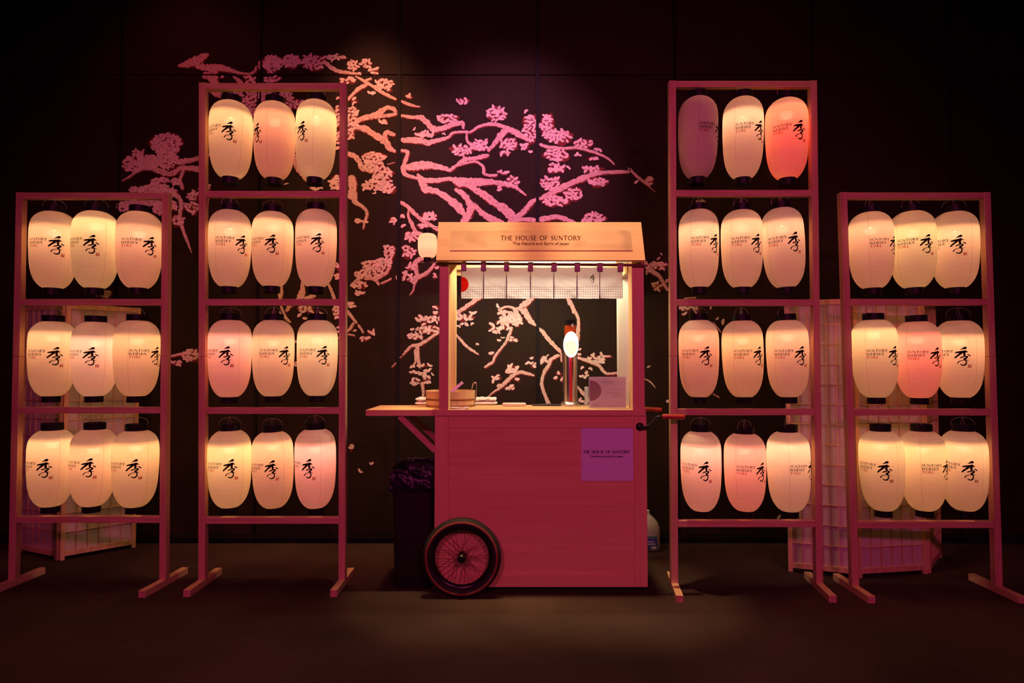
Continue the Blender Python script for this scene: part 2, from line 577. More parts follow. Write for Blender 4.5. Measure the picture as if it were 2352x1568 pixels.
GL = {
    'T': (0.80, [[(0.0, 0.96, 0.10), (0.78, 0.96, 0.10)], vstem(0.39)]),
    'H': (0.92, [vstem(0.10), vstem(0.78), [(0.10, 0.52, TN), (0.78, 0.52, TN)]]),
    'E': (0.62, [vstem(0.10)] + [[(0.10, y, TN), (x, y, 0.10)] for y, x in ((0.04, 0.55), (0.52, 0.46), (0.96, 0.52))]),
    'F': (0.58, [vstem(0.10)] + [[(0.10, y, TN), (x, y, 0.10)] for y, x in ((0.50, 0.44), (0.96, 0.52))]),
    'O': (1.04, [arc(0.50, 0.5, 0.42, 0.47, 0, 360, 28)]),
    'U': (0.86, [[(0.10, 1.0, TK * 1.4), (0.10, 0.9, TK), (0.10, 0.36, TK), (0.16, 0.14, 0.14), (0.40, 0.03, 0.10),
                  (0.62, 0.14, 0.09), (0.70, 0.36, TN), (0.70, 0.9, TN), (0.70, 1.0, TN * 2)]]),
    'S': (0.62, [catmull([(0.48, 0.86, 0.10), (0.30, 0.96, 0.09), (0.12, 0.82, 0.12), (0.18, 0.62, 0.15),
                          (0.40, 0.44, 0.17), (0.50, 0.24, 0.13), (0.30, 0.04, 0.09), (0.06, 0.12, 0.10)], 4)]),
    'N': (0.94, [[(0.10, 0, TN * 2), (0.10, 0.1, TN), (0.10, 1.0, TN)], [(0.07, 1.0, TK), (0.78, 0.02, TK)],
                 [(0.78, 0, TN), (0.78, 0.9, TN), (0.78, 1.0, TN * 2)]]),
    'R': (0.78, [vstem(0.10), catmull([(0.10, 0.95, TN), (0.40, 0.95, 0.09), (0.54, 0.74, 0.16), (0.40, 0.52, 0.09),
                                       (0.12, 0.50, TN)], 4), [(0.34, 0.50, 0.10), (0.72, 0.0, TK)]]),
    'Y': (0.78, [[(0.02, 1.0, TK * 1.2), (0.37, 0.48, TK)], [(0.74, 1.0, TN * 1.8), (0.37, 0.48, TN)], vstem(0.37, 0, 0.5)]),
    'W': (1.20, [[(0.02, 1.0, TK), (0.32, 0.0, TK)], [(0.32, 0.0, TN), (0.56, 0.95, TN)], [(0.54, 1.0, TK), (0.84, 0.0, TK)],
                 [(0.84, 0.0, TN), (1.10, 1.0, TN)]]),
    'I': (0.32, [vstem(0.13)]),
    'K': (0.78, [vstem(0.10), [(0.66, 1.0, TN * 1.4), (0.16, 0.50, TN)], [(0.26, 0.58, 0.10), (0.72, 0.0, TK)]]),
    ' ': (0.45, []),
}


def caps(text, x0, x1, y0, h, track=0.10, bold=1.0):
    """strokes of a line of capitals fitted between x0 and x1, baseline y0, cap height h"""
    adv = sum(GL[c][0] + track for c in text) - track
    k = (x1 - x0) / adv
    out, x = [], 0.0
    for c in text:
        for st in GL[c][1]:
            out.append([(x0 + (x + p[0]) * k, y0 + p[1] * h, p[2] * min(k, h) * bold) for p in st])
        x += GL[c][0] + track
    return out


def strokes_mesh(strokes, fn, mb=None, roundcap=False):
    mb = mb or MB()
    for st in strokes:
        v, f = ribbon(st, roundcap=roundcap)
        mb.add([fn(x, y) for x, y in v], f)
    return mb


def font_mesh(text, x0, x1, y0, fn, mb=None, bold=0.0, hscale=None):
    """mixed-case line in the built-in font fitted between x0 and x1"""
    mb = mb or MB()
    cu = bpy.data.curves.new('line', 'FONT')
    cu.body = text
    cu.size = 1.0
    cu.offset = bold
    cu.resolution_u = 3
    o = bpy.data.objects.new('line', cu)
    COL.objects.link(o)
    bpy.context.view_layer.update()
    me = o.evaluated_get(bpy.context.evaluated_depsgraph_get()).to_mesh()
    xs = [v.co.x for v in me.vertices]
    k = (x1 - x0) / (max(xs) - min(xs))
    mn = min(xs)
    ky = hscale if hscale else k
    mb.add([fn(x0 + (v.co.x - mn) * k, y0 + v.co.y * ky) for v in me.vertices], [tuple(p.vertices) for p in me.polygons])
    o.to_mesh_clear()
    bpy.data.objects.remove(o)
    bpy.data.curves.remove(cu)
    return mb


# the brush character on the lanterns, in units of 1/26.13 photo pixel; (650, 700) is its middle
KANJI = [
    [(768, 215, 150), (690, 235, 105), (620, 275, 62), (545, 312, 30)],
    [(320, 485, 78), (450, 462, 100), (580, 432, 88), (700, 420, 100), (780, 420, 110), (880, 455, 36)],
    [(742, 335, 24), (742, 375, 80), (742, 420, 120)],
    [(620, 470, 120), (520, 560, 112), (430, 640, 92), (340, 722, 92), (282, 790, 74)],
    [(735, 400, 120), (722, 520, 108), (715, 600, 122), (745, 705, 60)],
    [(865, 580, 40), (940, 632, 72), (1012, 682, 42)],
    [(530, 778, 58), (620, 745, 72), (720, 708, 66), (830, 700, 60), (856, 730, 84), (820, 780, 92), (750, 832, 100), (672, 840, 40)],
    [(690, 850, 60), (740, 890, 84), (790, 950, 70), (812, 1040, 64), (790, 1130, 76), (720, 1200, 82), (640, 1217, 70),
     (570, 1190, 58), (518, 1148, 24)],
    [(405, 1088, 60), (430, 1030, 56), (520, 965, 40), (640, 935, 36), (740, 915, 50), (912, 932, 24)],
]
SEAL = [[(905, 1185, 36), (905, 1325, 40)], [(1035, 1185, 36), (1035, 1325, 40)], [(890, 1322, 40), (1045, 1322, 40)],
        [(960, 1190, 30), (960, 1240, 30)], [(905, 1250, 30), (1035, 1250, 30)]]


def kanji_strokes(scale, cx=0.0, cz=0.0, src=KANJI):
    return [[((x - 650) * scale + cx, -(y - 700) * scale + cz, wd * scale) for x, y, wd in catmull(st, 3)] for st in src]


# ------------------------------------------------------------------ the setting
YW = 4.775
X0W, X1W, ZTOP = -6.2, 6.2, 5.4
wall = MB().slab((X0W, YW + 0.012, 0), (X1W, YW + 0.16, ZTOP)).build('wall_back', M['wall_gap'])
tag(wall, kind='structure')
floor = MB().slab((X0W, -2.0, -0.10), (X1W, YW + 0.16, 0.0)).build('floor', M['carpet'])
tag(floor, kind='structure')
ceil = MB().slab((X0W, -2.0, ZTOP), (X1W, YW + 0.16, ZTOP + 0.1)).build('ceiling', M['ceiling'])
tag(ceil, kind='structure')
ZB = P(1176, 1229, YW).z
base = MB().slab((X0W, YW - 0.018, 0), (X1W, YW + 0.012, ZB)).slab((X0W, YW - 0.024, ZB - 0.022), (X1W, YW + 0.012, ZB - 0.008)) \
    .build('baseboard_back', M['wall_gap'])
tag(base, kind='structure')
seams = [-700, -378, -57, 264, 590, 914, 1235, 1556, 1877, 2198, 2519, 2900]
zs = P(1176, 172, YW).z
sx = [P(s, 784, YW).x for s in seams]
for i in range(len(sx) - 1):
    gap = 0.011
    for z0, z1 in ((ZB + 0.004, zs - 0.003), (zs + 0.003, ZTOP)):
        MB().slab((max(sx[i], X0W) + gap, YW, z0), (min(sx[i + 1], X1W) - gap, YW + 0.014, z1), 0.003).build('wall_panel', M['wall'], wall)
for s, wd in ((590, 0.012), (914, 0.024), (1235, 0.024), (1556, 0.010), (264, 0.010)):
    x = P(s, 784, YW).x
    MB().slab((x - wd / 2, YW - 0.006, ZB), (x + wd / 2, YW + 0.013, ZTOP), 0.002).build('joint_strip', M['wall_gap'], wall)

# ---- the painted blossom tree (flat paint on the panels)
# traced at magnification: origin and scale of each close-up
ZO = {'A': (200, 120, 4.612), 'B': (600, 120, 4.612), 'C': (900, 200, 3.675), 'D': (780, 420, 5.6), 'E': (1080, 680, 6.03),
      'F': (890, 660, 5.81), 'G': (600, 600, 6.03), 'H': (1460, 560, 3.92), 'I': (400, 125, 7.35), 'J': (260, 290, 5.228),
      'X': (0, 0, 1.0)}
BR = {
 'C': ["65,110,15 120,135,30 180,155,25 235,165,10", "70,240,26 200,255,35 245,255,50 300,300,55 350,350,60 430,345,50 500,320,45 590,300,40 602,345,20",
       "90,445,45 250,450,60 300,470,50 380,450,40 470,425,30 520,385,25 620,375,22 660,380,22 740,330,28 850,310,32 960,340,40 1040,380,60 1110,420,50 1170,455,30",
       "960,360,60 910,420,60 860,480,40 815,535,25", "630,380,20 635,450,22 680,490,36 720,510,50 770,480,26 800,440,22",
       "1255,485,30 1330,505,30 1450,515,28 1560,510,28 1640,530,25 1740,560,25 1820,600,22 1875,650,15",
       "75,535,30 130,545,35 120,600,35 100,660,40 100,720,40 150,750,35 215,770,25",
       "90,680,50 180,670,75 280,660,80 360,665,65 440,680,45 490,700,35 540,665,30 620,640,22 710,630,22 770,670,28 780,730,30 850,745,25 885,740,25",
       "560,640,20 620,610,40 700,600,35 770,585,45 810,575,30", "600,560,12 612,610,30",
       "220,740,30 260,800,70 280,860,70 380,880,50 460,930,60 540,990,80 590,1050,60 615,1080,30",
       "270,790,50 380,785,45 500,775,40 560,800,90 650,800,90 760,800,70 860,800,50 940,815,45 1040,840,35 1090,880,25 1130,910,15",
       "540,865,35 600,900,55 645,960,60 665,1030,75 640,1090,70 600,1140,60", "640,820,60 700,860,60 780,910,75 860,975,65 940,1020,80 1000,1080,90 1030,1150,80",
       "700,990,35 740,1040,55 800,1090,60 870,1120,55 940,1150,40", "1050,1100,50 1120,1040,50 1170,980,50 1215,945,30",
       "1255,940,35 1350,890,60 1480,825,55 1600,775,55 1700,735,50 1800,720,35 1990,712,30 2005,690,25 2060,745,25 2130,800,30 2160,830,12 2225,885,5",
       "1260,1115,50 1390,1095,45 1470,1115,45 1540,1140,30", "1060,1115,40 1200,1120,40", "1020,1060,30 1045,1130,60"],
 'D': ["165,40,120 180,150,90 200,240,80 300,310,45 350,370,50 340,450,40 320,500,40 310,560,30 300,590,15", "770,245,50 860,290,55 960,390,60 1050,470,60 1150,530,50 1260,600,50",
       "885,360,30 885,440,40 930,530,55 980,630,55 1050,650,40", "1220,1040,40 1170,1110,50 1080,1180,60 990,1230,60 960,1310,30 940,1390,22 900,1440,8",
       "1080,960,60 980,1010,70 980,1100,70 1000,1200,60", "430,1240,40 500,1215,50 600,1150,50 650,1060,40", "330,1230,40 440,1235,40 500,1300,40",
       "540,1290,30 660,1230,25", "730,1200,24 735,1240,20", "150,1300,14 240,1230,40 330,1180,50"],
 'B': ["680,110,50 740,160,50 820,200,45 920,215,35 1010,225,25 1050,220,25", "1000,255,20 1080,300,35 1160,345,35 1240,400,40 1330,450,40 1420,495,30",
       "1160,280,25 1100,300,30", "1110,345,40 1040,380,55 980,430,35 920,500,30", "1465,505,20 1520,535,35 1600,565,22 1680,578,10",
       "1010,730,60 1110,690,60 1220,660,80 1320,590,50 1400,600,50 1425,650,40", "1220,680,45 1330,670,45 1420,655,40",
       "1000,790,60 1100,810,80 1180,860,70 1270,910,90 1330,960,80 1350,1010,70 1410,1045,40", "1300,920,70 1330,850,60 1400,870,50",
       "920,1075,60 990,1100,60 1040,1160,60 1060,1220,60 1170,1260,50", "1340,1185,10 1370,1178,8 1410,1165,10", "960,1340,100 970,1440,90 950,1520,90",
       "350,1100,60 370,1200,70 430,1290,50 500,1380,30", "340,700,30 345,900,25 350,1050,40"],
 'I': ["80,190,50 200,160,130 350,110,180 500,30,120 560,0,60", "400,190,120 560,220,130 760,220,150 860,240,120 980,270,80 1100,310,50 1250,325,40 1360,280,50 1385,200,35",
       "500,315,36 720,300,50", "490,380,50 620,390,80 720,390,70", "620,430,110 700,470,130", "1000,370,30 1060,420,70 1130,470,80",
       "620,620,60 720,670,110 850,690,80", "1380,590,35 1375,760,35", "1440,120,40 1435,230,40", "1430,600,30 1425,740,25", "1480,640,40 1490,800,50"],
 'J': ["100,655,12 200,600,30 300,530,40 420,500,60 520,520,70 620,560,80 720,560,70 800,510,60 900,500,70 1020,510,80", "800,430,80 900,410,70 1020,380,60",
       "840,540,40 800,640,50 830,740,50", "700,790,70 790,860,60 820,950,60 800,1040,50 810,1150,50 850,1280,45 900,1400,35 940,1520,8", "1020,380,60 1160,340,50 1290,310,50"],
 'G': ["280,350,45 275,420,60 260,500,70 265,600,40 300,690,40 340,780,50 400,840,30", "570,300,60 570,400,90 550,480,110 500,540,70 400,620,60 350,680,50",
       "940,330,45 980,430,50 1010,510,50", "600,510,30 680,490,60 740,480,40", "1195,690,50 1260,780,50 1320,850,35", "1280,860,40 1230,930,45 1195,965,30",
       "1210,1010,26 1290,1025,25", "1350,890,40 1410,980,30", "1060,1070,12 1110,1020,30"],
 'F': ["690,590,40 560,680,40 430,760,50 320,780,45 250,850,35 205,900,20", "185,920,20 165,940,10", "120,1000,15 55,1060,14",
       "400,780,50 372,870,50 380,920,50 370,990,30 350,1030,30", "400,780,40 408,870,40 400,930,60 420,1000,50 430,1060,40", "460,1280,60 475,1360,45 475,1470,40",
       "1260,110,60 1100,220,65 1000,290,60 920,340,60", "920,630,25 980,700,40 1060,790,40 1150,850,35 1210,890,20"],
 'E': ["870,0,90 780,90,100 720,150,110 760,220,100 810,310,90 870,370,60 910,405,25", "700,170,60 630,170,30", "950,440,30 1000,490,60 1080,590,65 1150,670,60 1230,750,50 1250,780,30",
       "1220,820,45 1120,870,55 1090,950,55 1030,1040,55 1000,1120,50 990,1220,55 1020,1330,50 1060,1430,55 1090,1500,60",
       "400,190,40 490,145,32 590,160,44 640,230,70 690,340,70", "390,240,45 450,215,45 530,220,40", "560,240,90 570,330,110", "640,260,80 640,390,80", "440,380,60 540,350,80",
       "575,440,44 530,550,45 490,640,40 420,730,35 350,820,40 320,900,35", "310,915,40 250,950,40 205,980,30", "880,1095,25 780,1065,55 680,1050,55 600,1090,60 500,1180,60 420,1260,40 320,1330,25 250,1390,18",
       "1350,20,70 1380,90,70 1430,170,50 1470,250,50 1500,330,45 1495,430,55 1490,520,65 1490,600,50", "1400,150,24 1425,230,26",
       "1490,850,40 1590,880,50 1700,920,60 1780,960,55 1850,1040,45 1900,1070,40 2060,1060,40", "1810,785,40 1840,830,40 1945,830,25",
       "1480,1240,25 1560,1340,55 1640,1440,55", "1260,800,26 1262,905,22"],
 'H': ["90,170,36 140,240,50 200,280,40 250,350,35 285,415,25", "85,1215,10 130,1240,14 175,1290,10", "500,560,15 545,620,18", "700,705,8 765,790,15", "700,1350,10 750,1380,12", "440,490,12 540,482,14"],
 'X': ["387,819,5 405,815,6 430,810,8"],
}
# blossom clusters: cx,cy,rx,ry[,density]
CL = {
 'C': "145,80,28,22 470,265,85,36 880,225,80,62 730,490,75,45 590,530,95,45 990,480,72,52 950,555,50,16 1170,340,65,120 1310,330,58,105 1420,420,105,58 1620,475,85,36 1390,570,105,52 1380,685,75,42 1490,675,26,9 1690,600,40,16 1750,525,32,12 1560,570,36,14 270,400,80,24 440,390,12,8 190,355,22,8 2170,790,36,32 2065,800,18,10 1340,810,85,56 1380,965,105,42 1530,900,75,55 1740,800,85,40 1690,690,85,24 1700,1105,95,45 940,722,40,18 600,115,52,24 1010,800,55,50 910,845,26,24 1170,545,22,12 1125,495,36,26 1130,200,18,14 310,1090,66,38 250,1170,40,16 90,1085,18,14 95,1165,22,9",
 'D': "480,30,170,60 450,135,24,10 235,490,48,36 345,500,26,20 1160,440,85,52 1050,560,45,34 805,420,28,28 820,545,36,16 680,470,46,34 930,680,85,66 640,890,75,100 570,1030,105,65 400,1060,100,66 450,1150,140,62 300,1180,100,62 260,1315,105,44 250,1415,70,24 870,820,50,16 890,900,85,70 920,1080,55,45 835,1200,32,56 930,1225,66,52 1225,1200,30,36 1250,1095,20,26",
 'B': "110,125,105,85 320,95,85,75 560,105,115,85 970,140,55,55 1110,120,55,45 1190,195,55,36 1040,220,26,12 760,50,130,26 920,300,85,34 1300,330,95,55 1350,395,36,26 1190,430,46,18 980,515,36,30 1560,465,32,22 960,700,65,125 945,870,42,54 990,630,32,40 1290,735,52,20 1190,1110,130,55 1180,1200,130,55 1280,1280,105,65 1260,1370,125,75 1360,1450,62,45 1110,1420,44,34 1200,1495,22,9 800,620,26,56 810,740,22,56 812,900,22,75 815,480,18,26 790,1380,62,75 570,1435,66,24 810,1010,20,20 265,1390,22,8",
 'I': "1270,420,90,60 1050,670,120,50 1300,660,90,62 1260,790,115,72 1320,920,60,110 1560,640,95,52 1520,760,40,60 1660,150,165,120 1960,110,140,100 2260,130,115,110 1660,410,150,45 1880,680,110,54 1930,740,60,30 2030,830,155,90 815,372,32,20",
 'J': "640,210,190,130,1.25 250,450,140,100,1.25 450,420,120,80,1.25 650,400,140,110,1.25 300,330,75,45,1.25 560,650,110,34,1.25 740,660,50,44,1.25 500,760,190,70,1.25 280,760,80,36,1.25 620,800,140,80,1.25 130,960,80,60,1.25 300,910,140,52,1.25 430,900,110,60,1.25 540,980,62,82,1.25 720,950,42,62 960,830,66,62 940,970,82,62 970,1040,34,26 770,1130,75,75 1100,740,60,60 1110,900,40,90",
 'G': "610,650,105,46 530,740,44,24 690,690,44,34 605,790,42,20 830,725,22,10 265,720,22,9 1050,660,75,44 1060,740,55,44 1080,910,26,22 1080,970,26,18 1235,590,44,44 1290,620,20,20 1520,980,52,34 1440,1070,54,34 1295,955,22,15 1060,80,34,45 1050,190,34,45 470,1110,16,26 475,1440,24,60",
 'F': "640,340,44,28 550,420,180,40 480,490,44,26 590,560,105,62 490,570,105,45 330,560,40,20 350,650,82,44 450,660,26,26 330,1050,36,20 470,1040,54,24 560,1040,54,18 560,1095,82,18 325,1130,30,26 460,1140,84,20 600,1160,22,12 370,1250,54,54 520,1220,54,54 1020,400,130,44 1110,340,54,16 1060,480,104,20 945,510,26,12 1200,752,26,10",
 'E': "460,230,80,20 400,350,52,30 520,310,100,52 640,330,72,72 350,460,82,44 300,390,30,26 490,430,82,30 700,370,26,26 380,140,26,18 400,615,40,16 450,575,26,9 600,600,62,34 290,790,30,26 600,990,74,40 530,1040,54,34 370,1120,54,40 320,1165,34,20 650,1150,44,30 400,1230,44,30 550,1270,72,30 1010,880,54,50 870,950,44,40 790,925,26,15 850,860,26,16 1070,820,15,11 1510,740,34,20 1505,805,26,36 1700,815,44,26 1750,880,82,52 1650,865,34,20 1830,910,44,20 1550,985,40,24 1670,1000,40,16 1610,1060,34,44 1530,1110,52,20 1220,1065,40,26 1180,1130,34,30 1270,1140,26,44 1520,1430,40,20 1600,1460,52,24 100,660,26,9",
 'H': "210,190,74,34 110,230,30,34 280,330,12,15 195,380,54,30 205,130,16,8 440,580,46,22 440,630,30,14 550,575,38,18 735,675,16,8 785,700,34,14 675,572,10,8 118,1105,12,8 287,1415,8,18 230,90,10,6",
 'X': "440,815,20,15 405,833,11,5 240,675,18,10 1612,463,9,7 806,1028,5,8 827,1083,5,4 853,1065,7,3 1789,1187,6,3 1000,705,8,5",
}
R = random.Random(11)
branches, petals, shade = MB(), MB(), MB()


def onwall(dy):
    return lambda x, y: P(x, y, YW - dy)


STEP = [0]


def stacked(base):
    STEP[0] += 1
    return onwall(base + (STEP[0] % 37) * 1.6e-5)



for zid, lst in BR.items():
    ox, oy, k = ZO[zid]
    for s in lst:
        pts = [tuple(float(q) for q in t.split(',')) for t in s.split()]
        pts = [(ox + a / k, oy + b_ / k, c / k * 0.86) for a, b_, c in pts]
        pts = catmull(pts, 6)
        pts = [(a + R.uniform(-.35, .35), b_ + R.uniform(-.35, .35), max(c, 1.2)) for a, b_, c in pts]
        v, f = ribbon(pts, 0.24, R)
        bf = stacked(.0018)
        branches.add([bf(x, y) for x, y in v], f)
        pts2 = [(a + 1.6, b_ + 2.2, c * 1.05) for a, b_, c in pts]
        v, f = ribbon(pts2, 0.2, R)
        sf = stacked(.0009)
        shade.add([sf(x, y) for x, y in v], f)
for zid, s in CL.items():
    ox, oy, k = ZO[zid]
    for t in s.split():
        q = [float(a) for a in t.split(',')]
        cx, cy, rx, ry = ox + q[0] / k, oy + q[1] / k, q[2] / k, q[3] / k
        dens = q[4] if len(q) > 4 else 1.0
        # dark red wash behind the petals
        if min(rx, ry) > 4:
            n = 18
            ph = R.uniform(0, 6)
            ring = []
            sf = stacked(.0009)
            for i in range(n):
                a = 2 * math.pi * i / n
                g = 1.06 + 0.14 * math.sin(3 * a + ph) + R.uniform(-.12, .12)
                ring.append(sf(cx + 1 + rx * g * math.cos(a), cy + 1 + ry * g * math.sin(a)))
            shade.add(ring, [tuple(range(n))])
        area = math.pi * rx * ry
        cnt = max(1, int(area / 50 * dens))
        if area < 90:
            cnt = 1 if area < 50 else 2
        placed, tries = [], 0
        while len(placed) < cnt and tries < cnt * 30:
            tries += 1
            a, r_ = R.uniform(0, 6.283), math.sqrt(R.random()) * 0.92
            x, y = cx + rx * r_ * math.cos(a), cy + ry * r_ * math.sin(a)
            if cnt <= 2 and len(placed) == 0:
                x, y = cx, cy
            if all(abs(x - u) > 7.0 / dens or abs(y - v_) > 5.4 / dens for u, v_ in placed):
                placed.append((x, y))
        for x, y in placed:
            L = min(R.uniform(5.0, 12.0), 2.0 * rx)
            wd = min(R.uniform(4.6, 7.2), 1.9 * ry)
            ang = R.gauss(-0.15, 0.6)
            bend = R.uniform(-0.9, 0.9)
            pts = []
            for i in range(4):
                u = (i / 3 - 0.5) * L
                aa = ang + bend * (i / 3 - 0.5)
                pts.append((x + u * math.cos(aa), y + u * math.sin(aa) + bend * 2.4 * (abs(i / 3 - .5) ** 2) * 2,
                            wd * (0.80 + 0.30 * math.sin(math.pi * i / 3)) * R.uniform(.85, 1.1)))
            v, f = ribbon(pts, 0.12, R)
            pf = stacked(.0027)
            petals.add([pf(a_, b_) for a_, b_ in v], f)
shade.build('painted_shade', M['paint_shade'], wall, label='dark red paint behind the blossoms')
branches.build('painted_branches', M['paint_branch'], wall, label='pale painted branches of a blossoming tree')
petals.build('painted_blossoms', M['paint'], wall, label='pale pink painted blossom petals')

# ------------------------------------------------------------------ lantern racks
RACKS = {
    # name: (front depth, base y, left post xt,xb, right post xt,xb, rail centre ys, foot front y(floor), foot back y(top), skew, label)
    'far_left': (3.845, 1329, 44, 26, 379, 373, (449, 693.5, 942, 1193.5), 1373, 1302, 0.03,
                 'low pinkish wooden lantern rack at the left edge, cut off by the picture edge'),
    'left': (3.845, 1330, 464, 463, 787.5, 785, (197.5, 445, 693.5, 943, 1195.5), 1371, 1303, 0.0,
             'tall wooden lantern rack standing left of the cart, four rows high'),
    'right': (3.785, 1338, 1545, 1550, 1869, 1883, (192.5, 443, 694.5, 946, 1203), 1384, 1312, 0.05,
              'tall wooden lantern rack standing right of the cart, four rows high'),
    'far_right': (3.735, 1345, 1938, 1966, 2268, 2296, (449, 693.5, 946.5, 1205), 1386, 1316, 0.0,
                  'low wooden lantern rack at the right edge, in front of the shoji screen'),
}
PW = 0.0425
LANTERN_Y = {}
for rn, (Yf, yb, lxt, lxb, rxt, rxb, rails, ff, fb, skew, label) in RACKS.items():
    Yc = Yf + PW / 2
    LANTERN_Y[rn] = Yc
    pts = {}
    ytop = rails[0] - 8
    for side, xt, xb in (('l', lxt, lxb), ('r', rxt, rxb)):
        pts[side] = (P(xb, yb, Yf) + Vector((0, PW / 2, 0)), P(xt, ytop, Yf) + Vector((0, PW / 2, 0)))
        pts[side][0].z = 0.042
    basec = (pts['l'][0] + pts['r'][0]) / 2
    basec.z = 0
    root = thing('lantern_rack', basec, label, 'rack', 'wooden lantern racks')
    for side in 'lr':
        a, c = pts[side]
        tsplit = (P(0, 818, Yf).z - a.z) / (c.z - a.z)
        mid = a + (c - a) * tsplit
        MB().bar(a, mid - Vector((0, 0, .0008)), PW, PW, bevel=0.002).build('post', M['pine_z'], root, local=False)
        MB().bar(mid + Vector((0, 0, .0008)), c, PW, PW, bevel=0.002).build('post', M['pine_z'], root, local=False)
        Y0, Y1 = PZ(1176, ff, 0).y, PZ(1176, fb, 0.042).y
        f0 = Vector((a.x - skew * 0.5, Y0, 0.021))
        f1 = Vector((a.x + skew * 0.5, Y1, 0.021))
        MB().bar(f0, f1, PW, 0.042, up=(0, 0, 1), bevel=0.002).build('foot', M['pine_y'], root, local=False)
    for i, ry in enumerate(rails):
        z = P(1176, ry, Yf).z
        tl = (z - pts['l'][0].z) / (pts['l'][1].z - pts['l'][0].z)
        a = pts['l'][0] + (pts['l'][1] - pts['l'][0]) * tl
        tr = (z - pts['r'][0].z) / (pts['r'][1].z - pts['r'][0].z)
        c = pts['r'][0] + (pts['r'][1] - pts['r'][0]) * tr
        dx = Vector((PW / 2, 0, 0))
        MB().bar(a + dx, c - dx, PW * 0.94, PW * 0.94, bevel=0.002).build('rail', M['pine_x'], root, local=False)

# ------------------------------------------------------------------ paper lanterns
LR, LH = 0.128, 0.485            # radius and height of the paper body
PROF = [(0, .42), (.012, .52), (.035, .665), (.07, .80), (.115, .905), (.17, .968), (.24, .995), (.32, 1.0), (.45, 1.0), (.58, .98),
        (.68, .955), (.76, .915), (.83, .855), (.89, .77), (.94, .66), (.975, .545), (1.0, .41)]


def prof(t):
    t = min(max(t, 0), 1)
    for (a, ra), (c, rc) in zip(PROF, PROF[1:]):
        if t <= c:
            s = (t - a) / (c - a)
            return ra + (rc - ra) * s
    return PROF[-1][1]


NR = 42
shade_prof = []
for i in range(NR * 3 + 1):
    t = i / (NR * 3)
    ph = i % 3
    r = prof(t) * LR - (0.0 if ph == 0 else 0.0007)
    shade_prof.append((r, LH * (1 - t)))


def wrap(dr):
    def fn(s, z):
        t = 1 - z / LH
        r = prof(t) * LR + dr
        a = s / LR                       # local front is -Y
        return Vector((r * math.sin(a), -r * math.cos(a), z))
    return fn


def subdiv(st, n=3):
    out = []
    for a, c in zip(st, st[1:]):
        for i in range(n):
            out.append(tuple(x + (y - x) * i / n for x, y in zip(a, c)))
    out.append(st[-1])
    return out


ZK = LH * (1 - 0.470)
KS = 0.00278 / 26.13
black_st = kanji_strokes(KS, 0, ZK)
s0, s1 = rad(-72) * LR, rad(-21) * LR
black_st += caps('SUNTORY', s0, s1, ZK + 0.0255, 0.0134, 0.12, 1.4)
black_st += caps('WHISKY', s0, rad(-30) * LR, ZK + 0.0048, 0.0134, 0.12, 1.4)
red_st = caps('TOKI', s0, rad(-45) * LR, ZK - 0.0147, 0.0134, 0.14, 1.4)
seal_st = kanji_strokes(KS, 0, ZK, SEAL)


def make_lantern():
    r = bpy.data.objects.new('paper_lantern', None)
    r.empty_display_size = 0.1
    COL.objects.link(r)
    MB().lathe(shade_prof, 48).build('paper_shade', M['paper'], r, True)
    rt, rb = LR * .47, LR * .395
    MB().lathe([(rt * .93, LH - .004), (rt, LH - .004), (rt, LH + .038), (rt * .93, LH + .038), (rt * .93, LH - .004)], 32).build('top_cap', M['black'], r, 'auto')
    MB().lathe([(rb * .92, -.040), (rb, -.040), (rb, .004), (rb * .92, .004), (rb * .92, -.040)], 32).build('bottom_cap', M['black'], r, 'auto')
    # socket hung from a cross bar in the top cap, opaque lamp base and clear bulb under it
    MB().bar((-rt, 0, LH + .02), (rt, 0, LH + .02), .006, .012).lathe([(.006, LH + .02), (.006, LH - .05), (.020, LH - .055), (.022, LH - .075), (.036, LH - .088), (.037, LH - .100), (.001, LH - .100)], 20) \
        .build('lamp_socket', M['black'], r, 'auto')
    MB().lathe([(.035, LH - .1005), (.036, LH - .112), (.031, LH - .128), (.020, LH - .139), (.001, LH - .143)], 16).build('bulb', M['bulb'], r, True)
    strokes_mesh([subdiv(s, 2) for s in black_st], wrap(.0012), roundcap=True).build('lettering', M['ink'], r)
    strokes_mesh([subdiv(s, 2) for s in red_st + seal_st], wrap(.0012), roundcap=True).build('lettering', M['ink_red'], r, label='red lettering and seal')
    # bail handle and the hanging wire
    bail = [(-rt, 0, LH + .03)] + [(-rt * 1.05 * math.cos(rad(a)), 0, LH + .04 + .042 * math.sin(rad(a))) for a in range(10, 180, 20)] + [(rt, 0, LH + .03)]
    MB().tube(bail, .0013, 6).build('bail_handle', M['wire'], r)
    MB().tube([(-.012, 0, LH + .02), (-.004, 0, LH + .072), (0, 0, LH + .086), (.004, 0, LH + .072), (.012, 0, LH + .02)], .0014, 6).build('hanging_wire', M['wire'], r)
    return r


m, nt, b = nodes('clear_bulb_glass')
b.inputs['Base Color'].default_value = (1, 0.95, 0.9, 1)
tr = nt.nodes.new('ShaderNodeBsdfTransparent')
em = nt.nodes.new('ShaderNodeEmission')
em.inputs[0].default_value = (1, 0.75, 0.42, 1)
em.inputs[1].default_value = 14
mx = nt.nodes.new('ShaderNodeMixShader')
mx.inputs[0].default_value = 0.30
nt.links.new(tr.outputs[0], mx.inputs[1]); nt.links.new(em.outputs[0], mx.inputs[2])
nt.links.new(mx.outputs[0], nt.nodes['Material Output'].inputs[0])
M['bulb'] = m
m, nt, b = nodes('unlit_bulb_glass')
b.inputs['Base Color'].default_value = (0.8, 0.8, 0.78, 1)
M['dead_bulb'] = m

